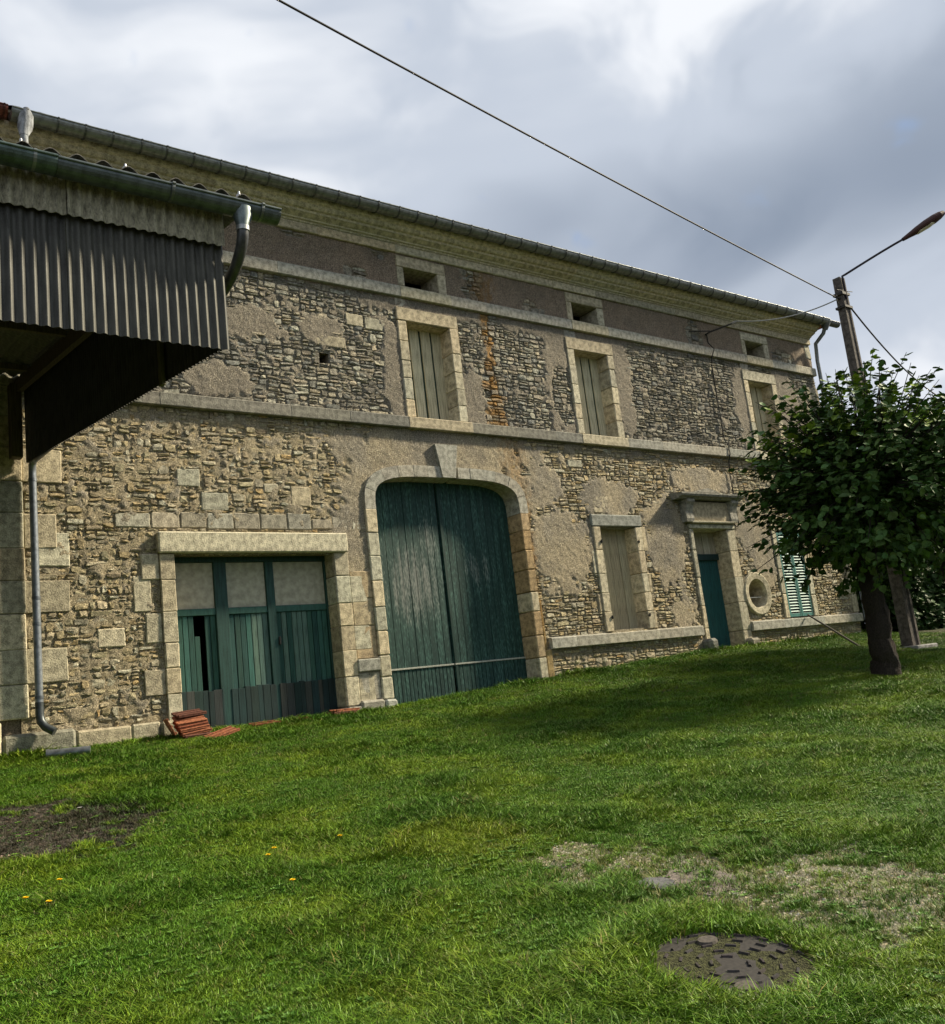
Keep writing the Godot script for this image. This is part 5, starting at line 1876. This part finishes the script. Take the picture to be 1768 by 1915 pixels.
# ---------------------------------------------------------------- sky
func make_sky() -> PanoramaSkyMaterial:
	var W := 2048
	var Hh := 1024
	var big := noise(FastNoiseLite.TYPE_SIMPLEX_SMOOTH, 0.75, 4, 307)
	var fine := noise(FastNoiseLite.TYPE_SIMPLEX_SMOOTH, 3.4, 6, 302)
	var warp := noise(FastNoiseLite.TYPE_SIMPLEX_SMOOTH, 1.1, 3, 303)
	# the larger cloud masses: direction, width, weight (bright tops above zero, grey bellies below)
	var lumps := [
		[Vector3(0.72, 0.56, -0.41), 0.26, 0.42], [Vector3(0.80, 0.42, -0.42), 0.16, -0.5], [Vector3(0.70, 0.43, -0.56), 0.14, -0.4], [Vector3(0.60, 0.45, -0.66), 0.12, -0.3], [Vector3(0.88, 0.26, -0.38), 0.14, 0.25], [Vector3(0.45, 0.60, -0.66), 0.25, 0.15], [Vector3(0.86, 0.45, -0.25), 0.15, -0.3],
		[Vector3(-0.7, 0.56, -0.5), 0.26, 0.42], [Vector3(-0.8, 0.40, -0.45), 0.2, -0.55], [Vector3(-0.4, 0.55, 0.77), 0.26, 0.4], [Vector3(-0.3, 0.38, 0.89), 0.2, -0.5], [Vector3(0.5, 0.55, 0.7), 0.26, 0.4], [Vector3(0.55, 0.38, 0.77), 0.2, -0.5], [Vector3(0.0, 0.98, 0.1), 0.3, 0.1],
	]
	for l in lumps:
		l[0] = l[0].normalized()
	var img := Image.create(W, Hh, false, Image.FORMAT_RGBF)
	img.fill(Color(0.30, 0.34, 0.40))
	for j in Hh / 2 + 1:
		var th := PI * (j + 0.5) / Hh
		for i in W:
			var ph := TAU * (i + 0.5) / W
			var d := Vector3(sin(ph) * sin(th), cos(th), -cos(ph) * sin(th))
			var q := Vector3(d.x, d.y * 1.7, d.z) * 1.5
			var wv := warp.get_noise_3dv(q)
			var b := big.get_noise_3d(q.x + wv * 0.5, q.y + wv * 0.2, q.z - wv * 0.5)
			var f := fine.get_noise_3d(q.x + wv * 0.35, q.y, q.z + wv * 0.35)
			var v := 0.57 + b * 0.26 + f * 0.24
			for l in lumps:
				var a: float = (d - l[0]).length() / l[1]
				if a < 2.2:
					v += l[2] * exp(-a * a * 1.1) * (1.0 + f * 0.9)
			var c := Color(0.135, 0.165, 0.215).lerp(Color(0.31, 0.342, 0.395), smoothstep(0.12, 0.56, v))
			c = c.lerp(Color(0.50, 0.515, 0.54), smoothstep(0.56, 0.95, v))
			# a few thin gaps of blue
			var gap := smoothstep(0.42, 0.62, fine.get_noise_3d(q.x * 0.8 + 9.0 + wv * 0.4, q.y * 0.8, q.z * 0.8 - wv * 0.4))
			c = c.lerp(Color(0.16, 0.235, 0.38), gap * 0.5)
			img.set_pixel(i, j, c)
	var m := PanoramaSkyMaterial.new()
	m.panorama = ImageTexture.create_from_image(img)
	return m

func _ready() -> void:
	rng.seed = 20
	n_coarse = noise(FastNoiseLite.TYPE_SIMPLEX_SMOOTH, 0.35, 3, 101)
	n_mid = noise(FastNoiseLite.TYPE_SIMPLEX_SMOOTH, 1.0, 3, 102)
	n_fine = noise(FastNoiseLite.TYPE_SIMPLEX_SMOOTH, 3.5, 3, 103)
	n_grit = noise(FastNoiseLite.TYPE_SIMPLEX_SMOOTH, 9.0, 2, 104)
	# camera
	cam = Camera3D.new()
	cam.transform = Transform3D(Basis(Vector3(0.7918, -0.11453, 0.59994), Vector3(-0.02147, 0.97643, 0.21475), Vector3(-0.6104, -0.18292, 0.77068)).orthonormalized(), Vector3(0, 0, 13))
	cam.fov = 56.83
	cam.near = 0.05
	cam.far = 1200.0
	cam.name = "camera"
	add_child(cam)
	cam.current = true
	# sky, exposure
	var env := Environment.new()
	env.background_mode = Environment.BG_SKY
	env.sky = Sky.new()
	env.sky.sky_material = make_sky()
	env.tonemap_mode = Environment.TONE_MAPPER_LINEAR
	env.tonemap_exposure = 1.86
	env.sdfgi_enabled = true
	env.ssao_enabled = true
	env.ssil_enabled = true
	var we := WorldEnvironment.new()
	we.environment = env
	we.name = "world_environment"
	add_child(we)
	# sun: from the right, raking along the facade
	var sun := DirectionalLight3D.new()
	sun.name = "sun"
	sun.light_energy = 1.6
	sun.light_color = Color(1.0, 0.945, 0.83)
	sun.light_angular_distance = 5.0
	sun.shadow_enabled = true
	add_child(sun)
	sun.look_at_from_position(Vector3(0.79, 0.58, 0.25) * 50.0, Vector3.ZERO, Vector3.UP)

	make_materials()
	print("materials")
	build_ground()
	build_house()
	print("house")
	build_canopy()
	build_vent()
	build_pole()
	var t1 := Vector3(14.3, ground_at(14.3, 4.9), 4.9)
	build_tree("pollarded_tree", "leafy pollarded tree with a dark trunk standing before the house corner", t1, 2.0, 0.19, Vector3(14.2, 2.55, 5.25), Vector3(1.95, 1.68, 1.95), 15000, 290, 41, Vector3(-0.12, 0, 0.1))
	var t2 := Vector3(19.4, ground_at(19.4, 3.7), 3.7)
	build_tree("pollarded_tree", "second leafy tree cut off by the right edge of the picture", t2, 2.0, 0.17, Vector3(19.6, 3.0, 4.3), Vector3(2.2, 2.0, 2.2), 15000, 60, 43, Vector3(0.0, 0, 0.1))
	build_hedge("hedge", "dark leafy hedge behind the utility pole at the right edge", Vector3(23.2, 0.0, -1.5), Vector3(32.0, 2.6, 0.6), 26000, 0.15, Color(0.03, 0.06, 0.015), 51)
	build_small_things()
	build_lawn()
	print("done")
